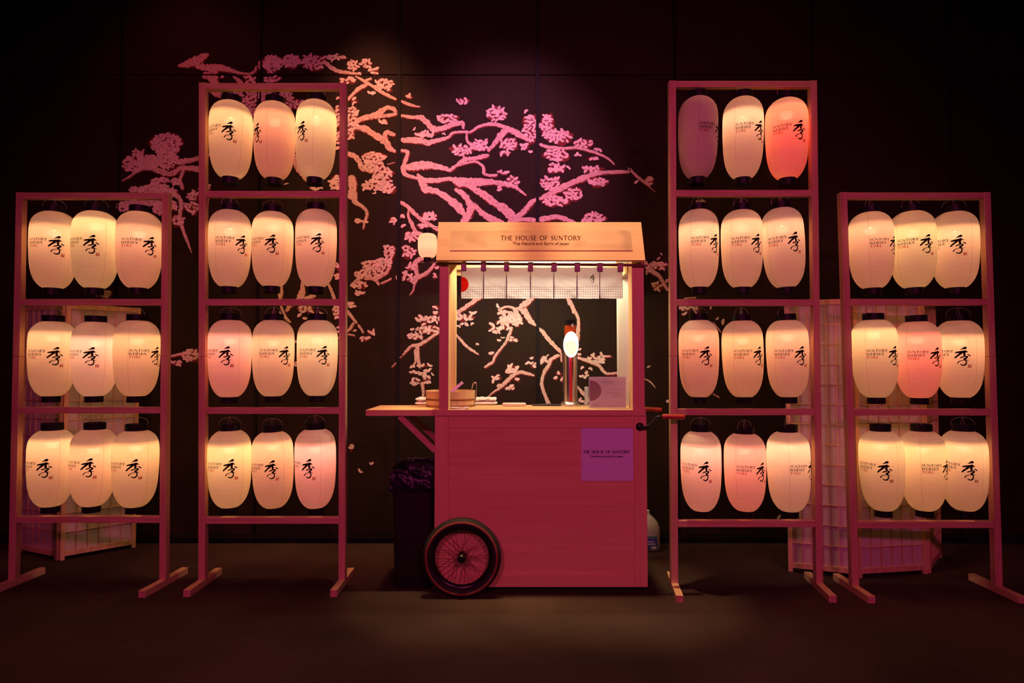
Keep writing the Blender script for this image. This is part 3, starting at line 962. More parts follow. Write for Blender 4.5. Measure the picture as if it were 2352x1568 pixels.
# (x centre, paper top y, paper bottom y, width px, kanji x, tilt deg, colour seen, brightness, look)
L = {
 'far_left': [
  [(123, 488, 662, 94, 128, 0, (230, 150, 105), 1, ''), (219, 487, 662, 95, 211, 0, (238, 182, 118), 1.0, 'yellowish'), (319.5, 488, 662, 95, 341, 0, (226, 136, 100), .92, 'peach')],
  [(120, 738, 909, 94, 125, 0, (235, 155, 105), 1, ''), (218, 739, 909, 94, 210, 0, (250, 165, 140), 1.05, 'pink'), (314, 736, 909, 95, 352, 0, (240, 152, 98), 1.0, 'orange')],
  [(118, 986, 1161, 94, 105, 0, (235, 155, 105), 1, ''), (214, 984, 1160, 94, 205, 1, (240, 150, 100), 1.0, 'orange'), (311, 987, 1162, 96, 308, 0, (240, 162, 100), 1.05, 'amber')]],
 'left': [
  [(530.5, 236, 409, 94, 526, 0, (240, 165, 108), 1.05, 'amber'), (630.5, 238, 411, 91, 593, 0, (238, 118, 78), .95, 'deep orange'), (725.5, 234, 410, 91, 695, 1, (246, 182, 122), 1.1, 'pale yellow')],
  [(528, 484, 659, 92, 553, 0, (226, 146, 106), .92, 'dim peach'), (626, 488, 658, 91, 624, 0, (242, 156, 110), 1.05, 'orange'), (726, 483, 659, 92, 729, 0, (232, 138, 108), .95, 'rosy')],
  [(528, 735, 911, 94, 520, 0, (255, 126, 116), 1.2, 'pink'), (628, 735, 909, 92, 653, 0, (226, 142, 102), .92, 'dim peach'), (729, 735, 908, 91, 742, 0, (236, 168, 122), 1.0, 'pale yellow')],
  [(527.5, 987, 1163, 94, 529, -1, (246, 176, 110), 1.1, 'yellow'), (627, 990, 1164, 91, 624, -2, (242, 150, 102), 1.0, 'orange'), (724.5, 984, 1164, 92, 709, -1, (255, 134, 126), 1.25, 'bright pink')]],
 'right': [
  [(1603, 226, 409, 89, 1648, 1, (0, 0, 0), 0, 'dark unlit'), (1706.5, 227, 410, 90, 1742, 1, (242, 160, 122), 1.05, 'amber'), (1807, 230, 411, 93, 1834, 0, (255, 58, 34), 2.7, 'red')],
  [(1605, 483, 660, 90, 1640, 0, (242, 160, 120), 1.05, 'orange'), (1704, 484, 660, 92, 1736, 0, (242, 160, 118), 1.05, 'amber'), (1799.5, 479, 660, 92, 1823, -3, (232, 146, 112), .98, 'tilted peach')],
  [(1605, 735, 911, 90, 1621, 0, (224, 108, 74), .9, 'dim orange'), (1706, 736, 911, 91, 1740, -1, (220, 134, 80), .92, 'dim amber'), (1809, 735, 911, 92, 1837, -1, (222, 132, 96), .92, 'dim peach')],
  [(1610, 989, 1171, 91, 1619, 0, (255, 142, 126), 1.25, 'bright pink'), (1711, 994, 1171, 92, 1746, 0, (255, 112, 98), 1.3, 'rosy pink'), (1811.5, 990, 1172, 94, 1857, -1, (248, 166, 132), 1.1, 'pale pink')]],
 'far_right': [
  [(2001, 489, 662, 94, 2045, -1, (222, 138, 102), .92, 'dim peach'), (2096.5, 487, 661, 95, 2124, -1, (228, 168, 106), .98, 'yellowish'), (2193, 488, 661, 95, 2200, 0, (230, 150, 105), 1, '')],
  [(2009, 734, 912, 95, 2047, -1, (238, 168, 112), 1.0, 'pale yellow'), (2108, 738, 913, 94, 2143, -1, (255, 88, 72), 1.45, 'reddish pink'), (2203, 736, 912, 95, 2210, 0, (235, 150, 105), 1, '')],
  [(2025.5, 988, 1170, 93, 2032, -1, (218, 152, 96), .92, 'dim amber'), (2120, 988, 1170, 94, 2164, -1, (238, 162, 100), 1.0, 'orange'), (2214, 988, 1170, 94, 2225, 0, (235, 155, 105), 1, '')]],
}
RACKWORDS = {'far_left': ('low rack at left edge', ('top', 'middle', 'bottom')), 'left': ('tall rack left of cart', ('top', 'second', 'third', 'bottom')),
             'right': ('tall rack right of cart', ('top', 'second', 'third', 'bottom')), 'far_right': ('low rack at right edge', ('top', 'middle', 'bottom'))}
COLW = ('left', 'middle', 'right')
proto = make_lantern()
first = True
RL = random.Random(8)
LAMP_W = 2.25
for rn, rows in L.items():
    rw, rowwords = RACKWORDS[rn]
    for ri, row in enumerate(rows):
        for ci, (xc, yt, yb, wpx, kx, tilt, colr, bright, look) in enumerate(row):
            if first:
                r = proto
            else:
                r = proto.copy()
                COL.objects.link(r)
                for ch in list(proto.children):
                    if ch.type == 'LIGHT':
                        continue
                    c2 = ch.copy()
                    COL.objects.link(c2)
                    c2.parent = r
            first = False
            Yl = LANTERN_Y[rn]
            top, bot = P(xc, yt, Yl), P(xc, yb, Yl)
            hgt = (top - bot).length
            wid = abs(P(xc + wpx / 2, (yt + yb) / 2, Yl).x - P(xc - wpx / 2, (yt + yb) / 2, Yl).x)
            sxy = wid / (2 * LR)
            # perspective: the outline of a round body is seen a little wider than its diameter
            r.scale = (sxy * 0.996, sxy * 0.996, hgt / LH)
            view = math.atan2(top.x, Yl)
            kan = math.asin(max(-0.97, min(0.97, (kx - xc) / (wpx / 2))))
            r.rotation_mode = 'YXZ'
            tl = rad(tilt)
            r.rotation_euler = Matrix.Rotation(-tl, 3, 'Y').to_euler('YXZ') if False else (0, tl, kan - view)
            r.rotation_mode = 'ZYX' if False else 'XYZ'
            # turn about its own axis first, then lean sideways
            q = Matrix.Rotation(tl, 4, 'Y') @ Matrix.Rotation(kan - view, 4, 'Z')
            r.rotation_euler = q.to_euler()
            cen = (top + bot) / 2
            r.location = cen - (q @ Vector((0, 0, hgt / 2)))
            drop = RL.uniform(-.030, .022)
            for ch in r.children:
                if ch.name.startswith(('bulb', 'lamp_socket')):
                    ch.location = (0, 0, drop)
            d = bpy.data.lights.new('lantern_lamp', 'POINT')
            if bright > 0:
                lin = [c ** e_ for c, e_ in zip(srgb(*colr), (1.0, 0.99, 1.05))]
                mxv = max(lin)
                d.color = [c / mxv for c in lin]
                d.energy = LAMP_W * bright * (0.55 + 0.45 * mxv)
                d.shadow_soft_size = 0.007
                lo = bpy.data.objects.new('lantern_lamp', d)
                COL.objects.link(lo)
                lo.parent = r
                lo.location = (0, 0, LH - .109 + drop)
            else:
                for ch in r.children:
                    if ch.name.startswith('bulb'):
                        ch.data = ch.data.copy()
                        ch.data.materials[0] = M['dead_bulb']
            where = '%s of %s row, %s' % (COLW[ci], rowwords[ri], rw)
            lk = (look + ' ') if look else ''
            tag(r, ('%spaper lantern, %s' % (lk, where)), 'lantern', 'paper lanterns in the ' + rw)

# ------------------------------------------------------------------ shoji screens
def shoji(label, panels):
    """panels: list of (floor point a, floor point b); thing > panel (frame) > slat, paper_sheet"""
    root = thing('shoji_screen', (panels[0][0] + panels[0][1]) / 2, label, 'screen', 'folding shoji screens')
    HT, ST_, RL = 1.80, 0.026, 0.034
    for a, c in panels:
        ln = (c - a).length
        pn = MB()
        pn.slab((0, -.011, 0.004), (ST_, .011, HT)).slab((ln - ST_, -.011, 0.004), (ln, .011, HT))
        pn.slab((ST_, -.0105, 0.03), (ln - ST_, .0105, 0.03 + RL)).slab((ST_, -.0105, HT - RL), (ln - ST_, .0105, HT))
        p = pn.build('panel', M['pine_z'], root)
        p.location = a - root.location
        p.rotation_euler = (0, 0, math.atan2(c.y - a.y, c.x - a.x))
        MB().slab((ST_ * .5, .0035, 0.05), (ln - ST_ * .5, .0045, HT - .02)).build('paper_sheet', M['shoji_paper'], p)
        z0, z1 = 0.03 + RL, HT - RL
        vm = hm = None
        for i in range(1, 6):
            x = ST_ + (ln - 2 * ST_) * i / 6
            if vm is None:
                s = MB().slab((-.003, -.004, z0), (.003, .003, z1)).build('slat', M['pine_z'], p)
                vm = s.data
            else:
                s = link('slat', vm, p)
            s.location = (x, 0, 0)
        for i in range(1, 13):
            z = z0 + (z1 - z0) * i / 13
            if hm is None:
                s = MB().slab((ST_, -.007, -.003), (ln - ST_, .002, .003)).build('slat', M['pine_x'], p)
                hm = s.data
            else:
                s = link('slat', hm, p)
            s.location = (0, 0, z)
    return root


def along(a, c, ln):
    return a + (c - a).normalized() * ln


a0, a1 = PZ(1811, 1312, 0), PZ(1962, 1328, 0)
b0 = a1 + Vector((.022, 0, 0))
b1 = PZ(2128, 1318, 0)
c0 = b1 + Vector((.02, .006, 0))
c1 = along(c0, PZ(2156, 1286, 0), .46)
shoji('pale shoji folding screen behind the racks at the right edge', [(a0, a1), (b0, b1), (c0, c1)])
d1 = PZ(311, 1257, 0)
d0 = along(d1, PZ(200, 1277, 0), .46)
e1 = d0 + Vector((-.02, 0.01, 0))
e0 = e1 + Vector((-.42, .18, 0))
shoji('pale shoji folding screen behind the lanterns at the left edge', [(d0, d1), (e0, e1)])

# ------------------------------------------------------------------ the cart
YB = 3.745                                   # front of the body
YC = 3.735                                   # front edge of the counter
YBK = 4.19                                   # back of the cart
ZC = P(1176, 941, YC).z                      # counter top
zc0 = P(1176, 955, YC).z
xl, xr = P(998, 1150, YB).x, P(1486.5, 1150, YB).x
zb = P(1240, 1348, YB).z                     # underside of the body
cart = thing('food_cart', ((xl + xr) / 2, (YB + YBK) / 2, 0), 'wooden serving cart with sign roof, lit counter and spoked wheel', 'cart')
K = dict(local=False)


def C(mb, name, mat, parent=cart, smooth=False, label=None):
    return mb.build(name, mat, parent, smooth, False, label)


zt = zc0 - 0.001
# face frame (proud) and recessed panel
x1 = P(1030, 1150, YB).x
x2 = P(1457, 1150, YB).x
zr1 = P(1240, 983, YB).z
zr0 = P(1240, 1318, YB).z
C(MB().slab((xl, YB, zb), (x1 - .0008, YB + .02, zt), .0015), 'stile', M['ply_z'])
C(MB().slab((x2 + .0008, YB, zb), (xr, YB + .02, zt), .0015), 'stile', M['ply_z'])
C(MB().slab((x1, YB, zr1), (x2, YB + .02, zt), .0015), 'rail', M['ply_x'])
C(MB().slab((x1, YB, zb), (x2, YB + .02, zr0), .0015), 'rail', M['ply_x'])
C(MB().slab((x1, YB + .005, zr0), (x2, YB + .02, zr1)), 'front_panel', M['ply_x'])
C(MB().slab((xl, YB + .0205, zb), (xl + .018, YBK - .02, zt)), 'side_panel', M['ply_y'])
C(MB().slab((xr - .018, YB + .0205, zb), (xr, YBK - .02, zt)), 'side_panel', M['ply_y'])
C(MB().slab((xl, YBK - .02, zb), (xr, YBK, zt)), 'back_panel', M['ply_x'])
C(MB().slab((xl + .018, YB + .0205, zb), (xr - .018, YBK - .02, zb + .018)), 'bottom_panel', M['ply_x'])
# counter and flap
xfl = P(996, 948, YC).x
C(MB().slab((xfl + .001, YC, zc0), (xr - .006, YBK, ZC), .0015), 'countertop', M['ply_x'])
xf = P(840, 948, YC).x
C(MB().slab((xf, YC, zc0), (xfl - .001, YBK - .04, ZC), .0015), 'side_flap', M['ply_x'])
for yy in (YC + .03, YBK - .12):
    a = Vector((P(915, 957, YC).x, yy, zc0))
    c = Vector((xl + .002, yy, P(996, 1036, YC).z))
    C(MB().bar(a + (a - c).normalized() * -.004, c, .034, .034, up=(0, 1, 0), bevel=.0015), 'flap_brace', M['pine_x'])
# posts
PX = [(P(1009, 780, YB).x, P(1030.5, 780, YB).x), (P(1452, 780, YB).x, P(1479.5, 780, YB).x)]
zpt = P(1176, 597, YB).z
for (pa, pb) in PX:
    C(MB().slab((pa, YB - .004, ZC), (pb, YB + .11, zpt), .0015), 'post', M['ply_z'])
PBX = [(P(1022, 780, YBK - .06).x, P(1047, 780, YBK - .06).x), (P(1420, 780, YBK - .06).x, P(1446, 780, YBK - .06).x)]
zbk = P(1176, 590, YBK - .06).z
for (pa, pb), mt_ in zip(PBX, (M['ply_z'], M['white_post'])):
    C(MB().slab((pa, YBK - .06, ZC), (pb, YBK - .004, zbk), .0015), 'post', mt_)
zb2 = P(1176, 618, YBK - .06).z
C(MB().slab((PBX[0][1], YBK - .05, zb2), (PBX[1][0], YBK - .012, zbk), .0015), 'top_beam', M['ply_x'])
for (pa, pb), (qa, qb) in zip(PX, PBX):
    C(MB().slab((min(pa, qa) + .01, YB + .11, zpt - .06), (min(pa, qa) + .035, YBK - .06, zpt), .0015), 'top_beam', M['ply_y'])
# sign roof: slanted front board, flat top, slanted back board, gable sides
YA0, YA1 = 3.655, 3.765
e0, e1 = P(1001, 597, YA0), P(1480.5, 597, YA0)
g0, g1 = P(1008, 510, YA1), P(1474, 510, YA1)
xe0, xe1 = (e0.x + g0.x) / 2, (e1.x + g1.x) / 2
nrm = Vector((0, -(g0.z - e0.z), (g0.y - e0.y))).normalized()      # outward, front and up


def board(p0, p1, th, inward):
    """board between bottom edge p0 and top edge p1 (y, z) over x range"""
    vs = []
    for x in (xe0, xe1):
        for (y, z) in (p0, p1):
            vs += [Vector((x, y, z)), Vector((x, y, z)) + inward * th]
    fs = [(0, 2, 6, 4), (1, 5, 7, 3), (0, 1, 3, 2), (4, 6, 7, 5), (0, 4, 5, 1), (2, 3, 7, 6)]
    return MB().add(vs, fs)


YR1 = YBK - 0.02 - (YA1 - YA0) + .08
C(board((YA0, e0.z), (YA1, g0.z), .018, -nrm), 'roof_front', M['ply_x'])
C(board((YBK + .08, e0.z), (YR1, g0.z), .018, Vector((0, -nrm.y, nrm.z)) * -1), 'roof_back', M['ply_x'])
C(MB().slab((xe0, YA1 + .001, g0.z - .02), (xe1, YR1 - .001, g0.z - .002)), 'roof_top', M['ply_x'])
for x in (xe0 + .002, xe1 - .016):
    yz = [(YA0 + .03, e0.z + .004), (YBK + .05, e0.z + .004), (YR1 - .02, g0.z - .022), (YA1 + .02, g0.z - .022)]
    vs = [Vector((x + dx, y, z)) for dx in (0, .014) for y, z in yz]
    C(MB().add(vs, [(0, 1, 2, 3), (7, 6, 5, 4), (0, 4, 5, 1), (1, 5, 6, 2), (2, 6, 7, 3), (3, 7, 4, 0)]), 'gable', M['ply_y'])


def on_roof(px, py, lift):
    """point of the slanted sign board under a pixel"""
    u, dy, dz = ray(px, py)
    o = Vector((0, 0, CAM_H))
    dv = Vector((u, dy, dz))
    p0 = Vector((0, YA0, e0.z))
    t = (p0 - o).dot(nrm) / dv.dot(nrm)
    return o + dv * t + nrm * lift


q = [on_roof(1033, 575.5, 0), on_roof(1453, 575.5, 0), on_roof(1449, 529.5, 0), on_roof(1036, 529.5, 0)]
xm0, xm1 = (q[0].x + q[3].x) / 2, (q[1].x + q[2].x) / 2
for i, x in zip(range(4), (xm0, xm1, xm1, xm0)):
    q[i].x = x
vs = [p + nrm * .0005 for p in q] + [p + nrm * .0026 for p in q]
sign = C(MB().add(vs, [(0, 1, 2, 3), (4, 5, 6, 7), (0, 1, 5, 4), (1, 2, 6, 5), (2, 3, 7, 6), (3, 0, 4, 7)]), 'sign_board', M['sign_wood'], label='stained wooden name board')
rf = lambda x, y: on_roof(x, y, .0033)
flip = lambda strokes, yb: [[(x, yb - y, wd) for x, y, wd in s] for s in strokes]
mb = strokes_mesh(flip(caps('THE HOUSE OF SUNTORY', 1150, 1334.5, 0, 10.2, 0.10, 1.15), 552), rf)
mb.build('lettering', M['ink_brown'], sign, local=False)
font_mesh('The Nature and Spirit of Japan', 1178, 1307, 562.6, lambda x, y: rf(x, 562.6 - (y - 562.6)), None, 0.012, 9.0).build('lettering', M['ink_brown'], sign, local=False)
# curtain rod in front of the posts
YRD = YB - .022
ra, rb_ = P(1004, 604.5, YRD), P(1487, 609, YRD)
C(MB().tube([ra, rb_], .0085, 12), 'curtain_rod', M['rod'], smooth='auto')
for px in (1019, 1466):
    p = P(px, 606.5, YRD)
    C(MB().slab((p.x - .008, YRD, p.z - .008), (p.x + .008, YB - .003, p.z + .008)), 'rod_bracket', M['iron'])
# corner brace
pc = PX[0][1]
C(MB().add([(pc, YB + .05, zpt - .02), (pc + .045, YB + .05, zpt - .02), (pc, YB + .05, zpt - .085), (pc, YB + .062, zpt - .02), (pc + .045, YB + .062, zpt - .02), (pc, YB + .062, zpt - .085)],
           [(0, 1, 2), (3, 5, 4), (0, 3, 4, 1), (1, 4, 5, 2), (2, 5, 3, 0)]), 'corner_brace', M['ply_z'])
# LED strip lamp under the roof
zled = P(1176, 603, 4.0).z
C(MB().slab((xe0 + .12, 3.985, zled), (xe1 - .12, 4.015, zled + .014)), 'light_strip', M['led'], label='warm glowing light strip under the roof')
ld = bpy.data.lights.new('roof_lamp', 'AREA')
ld.shape = 'RECTANGLE'
ld.size, ld.size_y = xe1 - xe0 - .3, .05
ld.color = (1.0, 0.79, 0.52)
ld.energy = 13
lo = bpy.data.objects.new('roof_lamp', ld)
COL.objects.link(lo)
lo.location = ((xe0 + xe1) / 2, 4.0, zled - .014)
lo.rotation_euler = (rad(22), 0, 0)
lo.parent = None
# poster on the front
pz = [P(1334.5, 983.5, YB), P(1454, 983.5, YB), P(1455, 1104, YB), P(1334.5, 1104, YB)]
post = C(MB().slab((pz[0].x, YB - .0005, pz[2].z), (pz[1].x, YB + .0045, pz[0].z)), 'poster', M['lilac_card'], label='square lilac poster with black lettering')
pfn = lambda x, y: P(x, y, YB - .0012)
strokes_mesh(flip(caps('THE HOUSE OF SUNTORY', 1339.5, 1446.5, 0, 7.0, 0.10, 1.35), 1041), pfn).build('lettering', M['ink'], post, local=False)
font_mesh('The Nature and Spirit of Japan', 1355.5, 1431, 1049.5, lambda x, y: pfn(x, 1049.5 - (y - 1049.5)), None, 0.03, 5.4).build('lettering', M['ink'], post, local=False)
# wheel
YWH = 3.675
wc = P(1061, 1279, YWH)
RO = wc.z                                     # the tyre touches the floor
wheel_prof = lambda R0, ra_, ax, n=14: [(R0 + ra_ * math.cos(2 * math.pi * i / n), ax * math.sin(2 * math.pi * i / n)) for i in range(n + 1)]
tyre = C(MB().lathe(wheel_prof(RO - .029, .029, .034), 72, wc, 'y'), 'wheel', M['rubber'], smooth=True, label='black spoked wheel with brown tyre stripe')
MB().lathe([(RO - .028, -.0345), (RO - .020, -.0335), (RO - .017, -.0325), (RO - .030, -.0335), (RO - .028, -.0345)], 72, wc, 'y').build('tyre_stripe', M['red_rubber'], tyre, True, False)
MB().lathe([(RO - .052, -.016), (RO - .070, -.012), (RO - .074, 0), (RO - .070, .012), (RO - .052, .016), (RO - .052, -.016)], 64, wc, 'y').build('rim', M['iron'], tyre, True, False)
MB().lathe([(.001, -.046), (.016, -.046), (.024, -.038), (.026, -.030), (.018, -.024), (.018, .024), (.026, .030), (.012, .034), (.012, YB - YWH)], 24, wc, 'y').build('hub', M['iron'], tyre, 'auto', False)
for k in range(36):
    a1_ = 2 * math.pi * (k + .5) / 36
    side = -1 if k % 2 else 1
    cross = rad(62) if (k // 2) % 2 else -rad(62)
    a0_ = a1_ + cross
    p0 = wc + Vector((.022 * math.cos(a0_), side * .028, .022 * math.sin(a0_)))
    p1 = wc + Vector(((RO - .072) * math.cos(a1_), side * .004, (RO - .072) * math.sin(a1_)))
    MB().tube([p0, p1], .0013, 5).build('spoke', M['spoke'], tyre, local=False)
# support legs under the body
for x in (xl + .75, xr - .10):
    for y in (YB + .22, YBK - .08):
        C(MB().slab((x - .02, y - .02, 0), (x + .02, y + .02, zb + .001)), 'leg', M['bin'])
# push handles
for (bx, by, Yh, gx0, gx1, gy0, gy1) in ((1470, 980, YB, 1521, 1572.5, 956, 957.5), (1445, 965, YBK - .08, 1478, 1519.5, 939, 941)):
    p0 = P(bx, by, Yh)
    if Yh < 4:
        stp = [p0 + Vector((0, -.002, 0)), p0 + Vector((.006, -.03, 0)), P(1488, 979, Yh - .045), P(1500, 967, Yh - .045), P(1509, 958, Yh - .045), P(1520, 957, Yh - .045)]
        ga, gb = P(gx0, gy0, Yh - .045), P(gx1, gy1, Yh - .045)
    else:
        p0 = Vector((xr - .05, YBK - .001, p0.z))
        stp = [p0, p0 + Vector((.01, .03, 0)), p0 + Vector((.05, .045, .03)), P(1460, 940, YBK + .045), P(1476, 939, YBK + .045)]
        ga, gb = P(gx0, gy0, YBK + .045), P(gx1, gy1, YBK + .045)
    hnd = C(MB().tube(catmull([tuple(v) for v in stp], 4), .0085, 10), 'handle', M['iron'], smooth='auto')
    fl = []
    sg = -1 if Yh < 4 else 1
    MB().lathe([(.001, sg * .012), (.014, sg * .010), (.024, sg * .004), (.026, 0), (.001, 0)], 20, p0, 'y').build('flange', M['iron'], hnd, 'auto', False)
    MB().tube([ga, ga + (gb - ga) * .1, ga + (gb - ga) * .9, gb], [.0135, .0155, .0155, .0135], 16).build('grip', M['grip_wood'], hnd, 'auto', False)

# ------------------------------------------------------------------ noren curtain
YN = YRD
nx0, nx1 = P(1058, 650, YN).x, P(1431, 650, YN).x
znt, znb = P(1240, 612, YN).z, P(1240, 685, YN).z
mN, ntN = NOREN
out = ntN.nodes['Material Output']
tc = ntN.nodes.new('ShaderNodeTexCoord')
sp = ntN.nodes.new('ShaderNodeSeparateXYZ')
ntN.links.new(tc.outputs['Object'], sp.inputs[0])


def mth(op, a=None, b_=None, va=None, vb=None):
    n = ntN.nodes.new('ShaderNodeMath')
    n.operation = op
    if a is not None:
        ntN.links.new(a, n.inputs[0])
    if b_ is not None:
        ntN.links.new(b_, n.inputs[1])
    if va is not None:
        n.inputs[0].default_value = va
    if vb is not None:
        n.inputs[1].default_value = vb
    return n.outputs[0]


NW = nx1 - nx0
dotp = NW / 70
dx = mth('SUBTRACT', mth('PINGPONG', sp.outputs[0], vb=dotp / 2), vb=0.0)
dz = mth('PINGPONG', sp.outputs[2], vb=dotp / 2)
dd = mth('SQRT', mth('ADD', mth('MULTIPLY', dx, dx), mth('MULTIPLY', dz, dz)))
isdot = mth('LESS_THAN', dd, vb=dotp * .27)
low = mth('LESS_THAN', sp.outputs[2], vb=(P(0, 655, YN).z - znb))
dotm = mth('MULTIPLY', isdot, low)
rx_ = sp.outputs[0]
rz_ = mth('SUBTRACT', sp.outputs[2], vb=(P(0, 652, YN).z - znb))
disc = mth('LESS_THAN', mth('SQRT', mth('ADD', mth('MULTIPLY', rx_, rx_), mth('MULTIPLY', rz_, rz_))), vb=18 * YN / F)
mxa = ntN.nodes.new('ShaderNodeMix'); mxa.data_type = 'RGBA'
mxa.inputs[6].default_value = (0.80, 0.85, 0.89, 1); mxa.inputs[7].default_value = (0.40, 0.34, 0.38, 1)
ntN.links.new(dotm, mxa.inputs[0])
mxb = ntN.nodes.new('ShaderNodeMix'); mxb.data_type = 'RGBA'
mxb.inputs[7].default_value = (0.62, 0.012, 0.008, 1)
ntN.links.new(mxa.outputs[2], mxb.inputs[6]); ntN.links.new(disc, mxb.inputs[0])
dif = ntN.nodes.new('ShaderNodeBsdfDiffuse'); trl = ntN.nodes.new('ShaderNodeBsdfTranslucent')
ntN.links.new(mxb.outputs[2], dif.inputs[0]); ntN.links.new(mxb.outputs[2], trl.inputs[0])
mxs = ntN.nodes.new('ShaderNodeMixShader'); mxs.inputs[0].default_value = 0.58
ntN.links.new(dif.outputs[0], mxs.inputs[1]); ntN.links.new(trl.outputs[0], mxs.inputs[2])
ntN.links.new(mxs.outputs[0], out.inputs[0])



def cloth_y(i, x, z):
    v = z / (znt - znb)
    wv = noise.noise(Vector((x * 8, z * 17, i * 1.3))) * .016 + abs(noise.noise(Vector((x * 13 + 7, z * 34 + x * 9, i * 2.1)))) * .012 - .003
    return .012 + wv * (1.2 - v) * min(1, (1 - v) * 5 + .15)


nor = thing('noren_curtain', (nx0, YN, znb), 'white seven-panel noren curtain with a red half disc, hung under the cart roof', 'curtain')
bounds = [1058, 1110.5, 1163.5, 1218.5, 1272.5, 1326, 1378, 1431]
for i in range(7):
    xa, xb = P(bounds[i], 650, YN).x - nx0, P(bounds[i + 1], 650, YN).x - nx0
    NXs, NZs = 22, 22
    vs, fs = [], []
    for j in range(NZs + 1):
        z = (znt - znb) * j / NZs
        for k in range(NXs + 1):
            u = k / NXs
            x = xa + .0012 + (xb - xa - .0024) * u
            sag = .004 * (4 * u * (1 - u)) * (j / NZs) ** 3 if j == NZs else 0
            vs.append((x, cloth_y(i, x, z), z - sag))
    W1 = NXs + 1
    for j in range(NZs):
        for k in range(NXs):
            fs.append((j * W1 + k, j * W1 + k + 1, (j + 1) * W1 + k + 1, (j + 1) * W1 + k))
    pobj = MB().add(vs, fs).build('cloth_panel', mN, nor, True)
    # piping along both long edges
    for x in ((xa + .002), (xb - .002)):
        MB().tube([(x, cloth_y(i, x, (znt - znb) * q_) - .0006, (znt - znb) * q_) for q_ in (.01, .15, .3, .45, .6, .75, .92)], .0016, 5).build('piping', M['seam_cloth'], pobj)
tabx = [1065, 1110.5, 1163.5, 1218.5, 1272.5, 1326, 1378, 1425]
for px in tabx:
    x = P(px, 610, YN).x - nx0
    zz = P(px, 604.5 + (px - 1004) / 483 * 4.5, YN).z - znb
    hw = 6 * YN / F
    z1, z0 = zz + .0105, P(px, 622, YN).z - znb - (px - 1065) / 360 * .006
    MB().box((x, -.0118, (z1 + z0) / 2), (2 * hw, .0016, z1 - z0)).box((x, .0108, (z1 + z0) / 2), (2 * hw, .0016, z1 - z0)) \
        .box((x, -.0005, z1), (2 * hw, .0242, .0018)).build('tab', M['tab'], nor)
kx = P(1361.5, 639, YN)
ks = .00265 / 26.13 * 18 / 43 * 1.06
strokes_mesh(kanji_strokes(ks, kx.x - nx0, kx.z - znb), lambda x, z: Vector((x, cloth_y(5, x, z) - .0016, z)), roundcap=True).build('lettering', M['ink'], nor)
strokes_mesh(caps('SUNTORY', P(1338, 0, YN).x - nx0, P(1349, 0, YN).x - nx0, kx.z - znb + .009, .004) + caps('WHISKY', P(1338, 0, YN).x - nx0, P(1347, 0, YN).x - nx0, kx.z - znb + .002, .004),
             lambda x, z: Vector((x, cloth_y(5, x, z) - .0016, z))).build('lettering', M['ink_grey'], nor)

# ------------------------------------------------------------------ small lantern at the roof's left end
Ys = 3.93
p_t, p_b = P(982, 537, Ys), P(982, 592, Ys)
hs = p_t.z - p_b.z
rs = 22.3 * Ys / F
sl = thing('paper_lantern', p_b, 'small round paper lantern hung at the left end of the cart roof', 'lantern')
sp_ = [(.50, 0), (.72, .05), (.86, .12), (.95, .24), (1.0, .40), (1.0, .62), (.97, .80), (.88, .92), (.70, .98), (.5, 1.0)]
MB().lathe([(r * rs, t * hs) for r, t in sp_], 36).build('paper_shade', M['small_paper'], sl, True)
MB().lathe([(.001, hs - .001), (.027, hs - .001), (.027, hs + .026), (.001, hs + .026)], 24).build('top_cap', M['black'], sl, 'auto')
MB().lathe([(.001, -.024), (.025, -.024), (.025, .001), (.001, .001)], 24).build('bottom_cap', M['black'], sl, 'auto')
MB().tube([(-.006, 0, hs + .026), (.0, 0, hs + .045), (xe0 + .03 - p_b.x, 0, hs + .048)], .0022, 6).tube([(-.055, 0, -.03), (xe0 + .03 - p_b.x, 0, -.03)], .0022, 6).build('hanging_wire', M['wire'], sl)
d = bpy.data.lights.new('lantern_lamp', 'POINT')
d.color = (1, .38, .21)
d.energy = 0.32
d.shadow_soft_size = .012
lo = bpy.data.objects.new('lantern_lamp', d)
COL.objects.link(lo)
lo.parent = sl
lo.location = (0, 0, hs * .5)

# ------------------------------------------------------------------ things on the counter
# drink tower
pt = PZ(1310, 932, ZC)
Yt = pt.y
tw = thing('drink_tower', pt, 'polished steel drink tower with a glowing oval badge, on the cart counter', 'dispenser')
rc = 16.6 * Yt / F
zt_ = lambda py: P(1310, py, Yt).z - ZC
MB().lathe([(.001, 0), (25 * Yt / F, 0), (25 * Yt / F, .012), (rc * 1.25, .018), (rc * 1.1, .03), (.001, .03)], 40).build('base', M['chrome'], tw, 'auto')
MB().lathe([(rc, .03), (rc, zt_(790)), (rc * .96, zt_(784)), (rc * .55, zt_(780)), (.001, zt_(780))], 40).build('column', M['chrome'], tw, 'auto')
MB().lathe([(rc * .40, .032), (rc * .40, zt_(790))], 10, (0, -rc * .64, 0)).build('reflection_strip', M['red_reflection'], tw, 'auto')  # red strip modelled in place of a reflection on the steel column
cb = Vector((0, -rc - .012, zt_(791.5)))
hx, hz = 16.6 * Yt / F, 28.5 * Yt / F
oval = lambda s, y: [(cb.x + s * hx * math.cos(2 * math.pi * k / 40), y, cb.z + s * hz * math.sin(2 * math.pi * k / 40)) for k in range(40)]
mb = MB()
fr, bk = oval(.9, cb.y - .012), oval(1.0, cb.y + .022)
md = oval(1.0, cb.y - .006)
mb.add(fr + md + bk, [tuple(range(40))] + [(k, (k + 1) % 40, 40 + (k + 1) % 40, 40 + k) for k in range(40)] + [(40 + k, 40 + (k + 1) % 40, 80 + (k + 1) % 40, 80 + k) for k in range(40)] + [tuple(80 + k for k in range(40))[::-1]])
bd = mb.build('badge', M['badge'], tw, 'auto', label='glowing white and yellow oval badge')
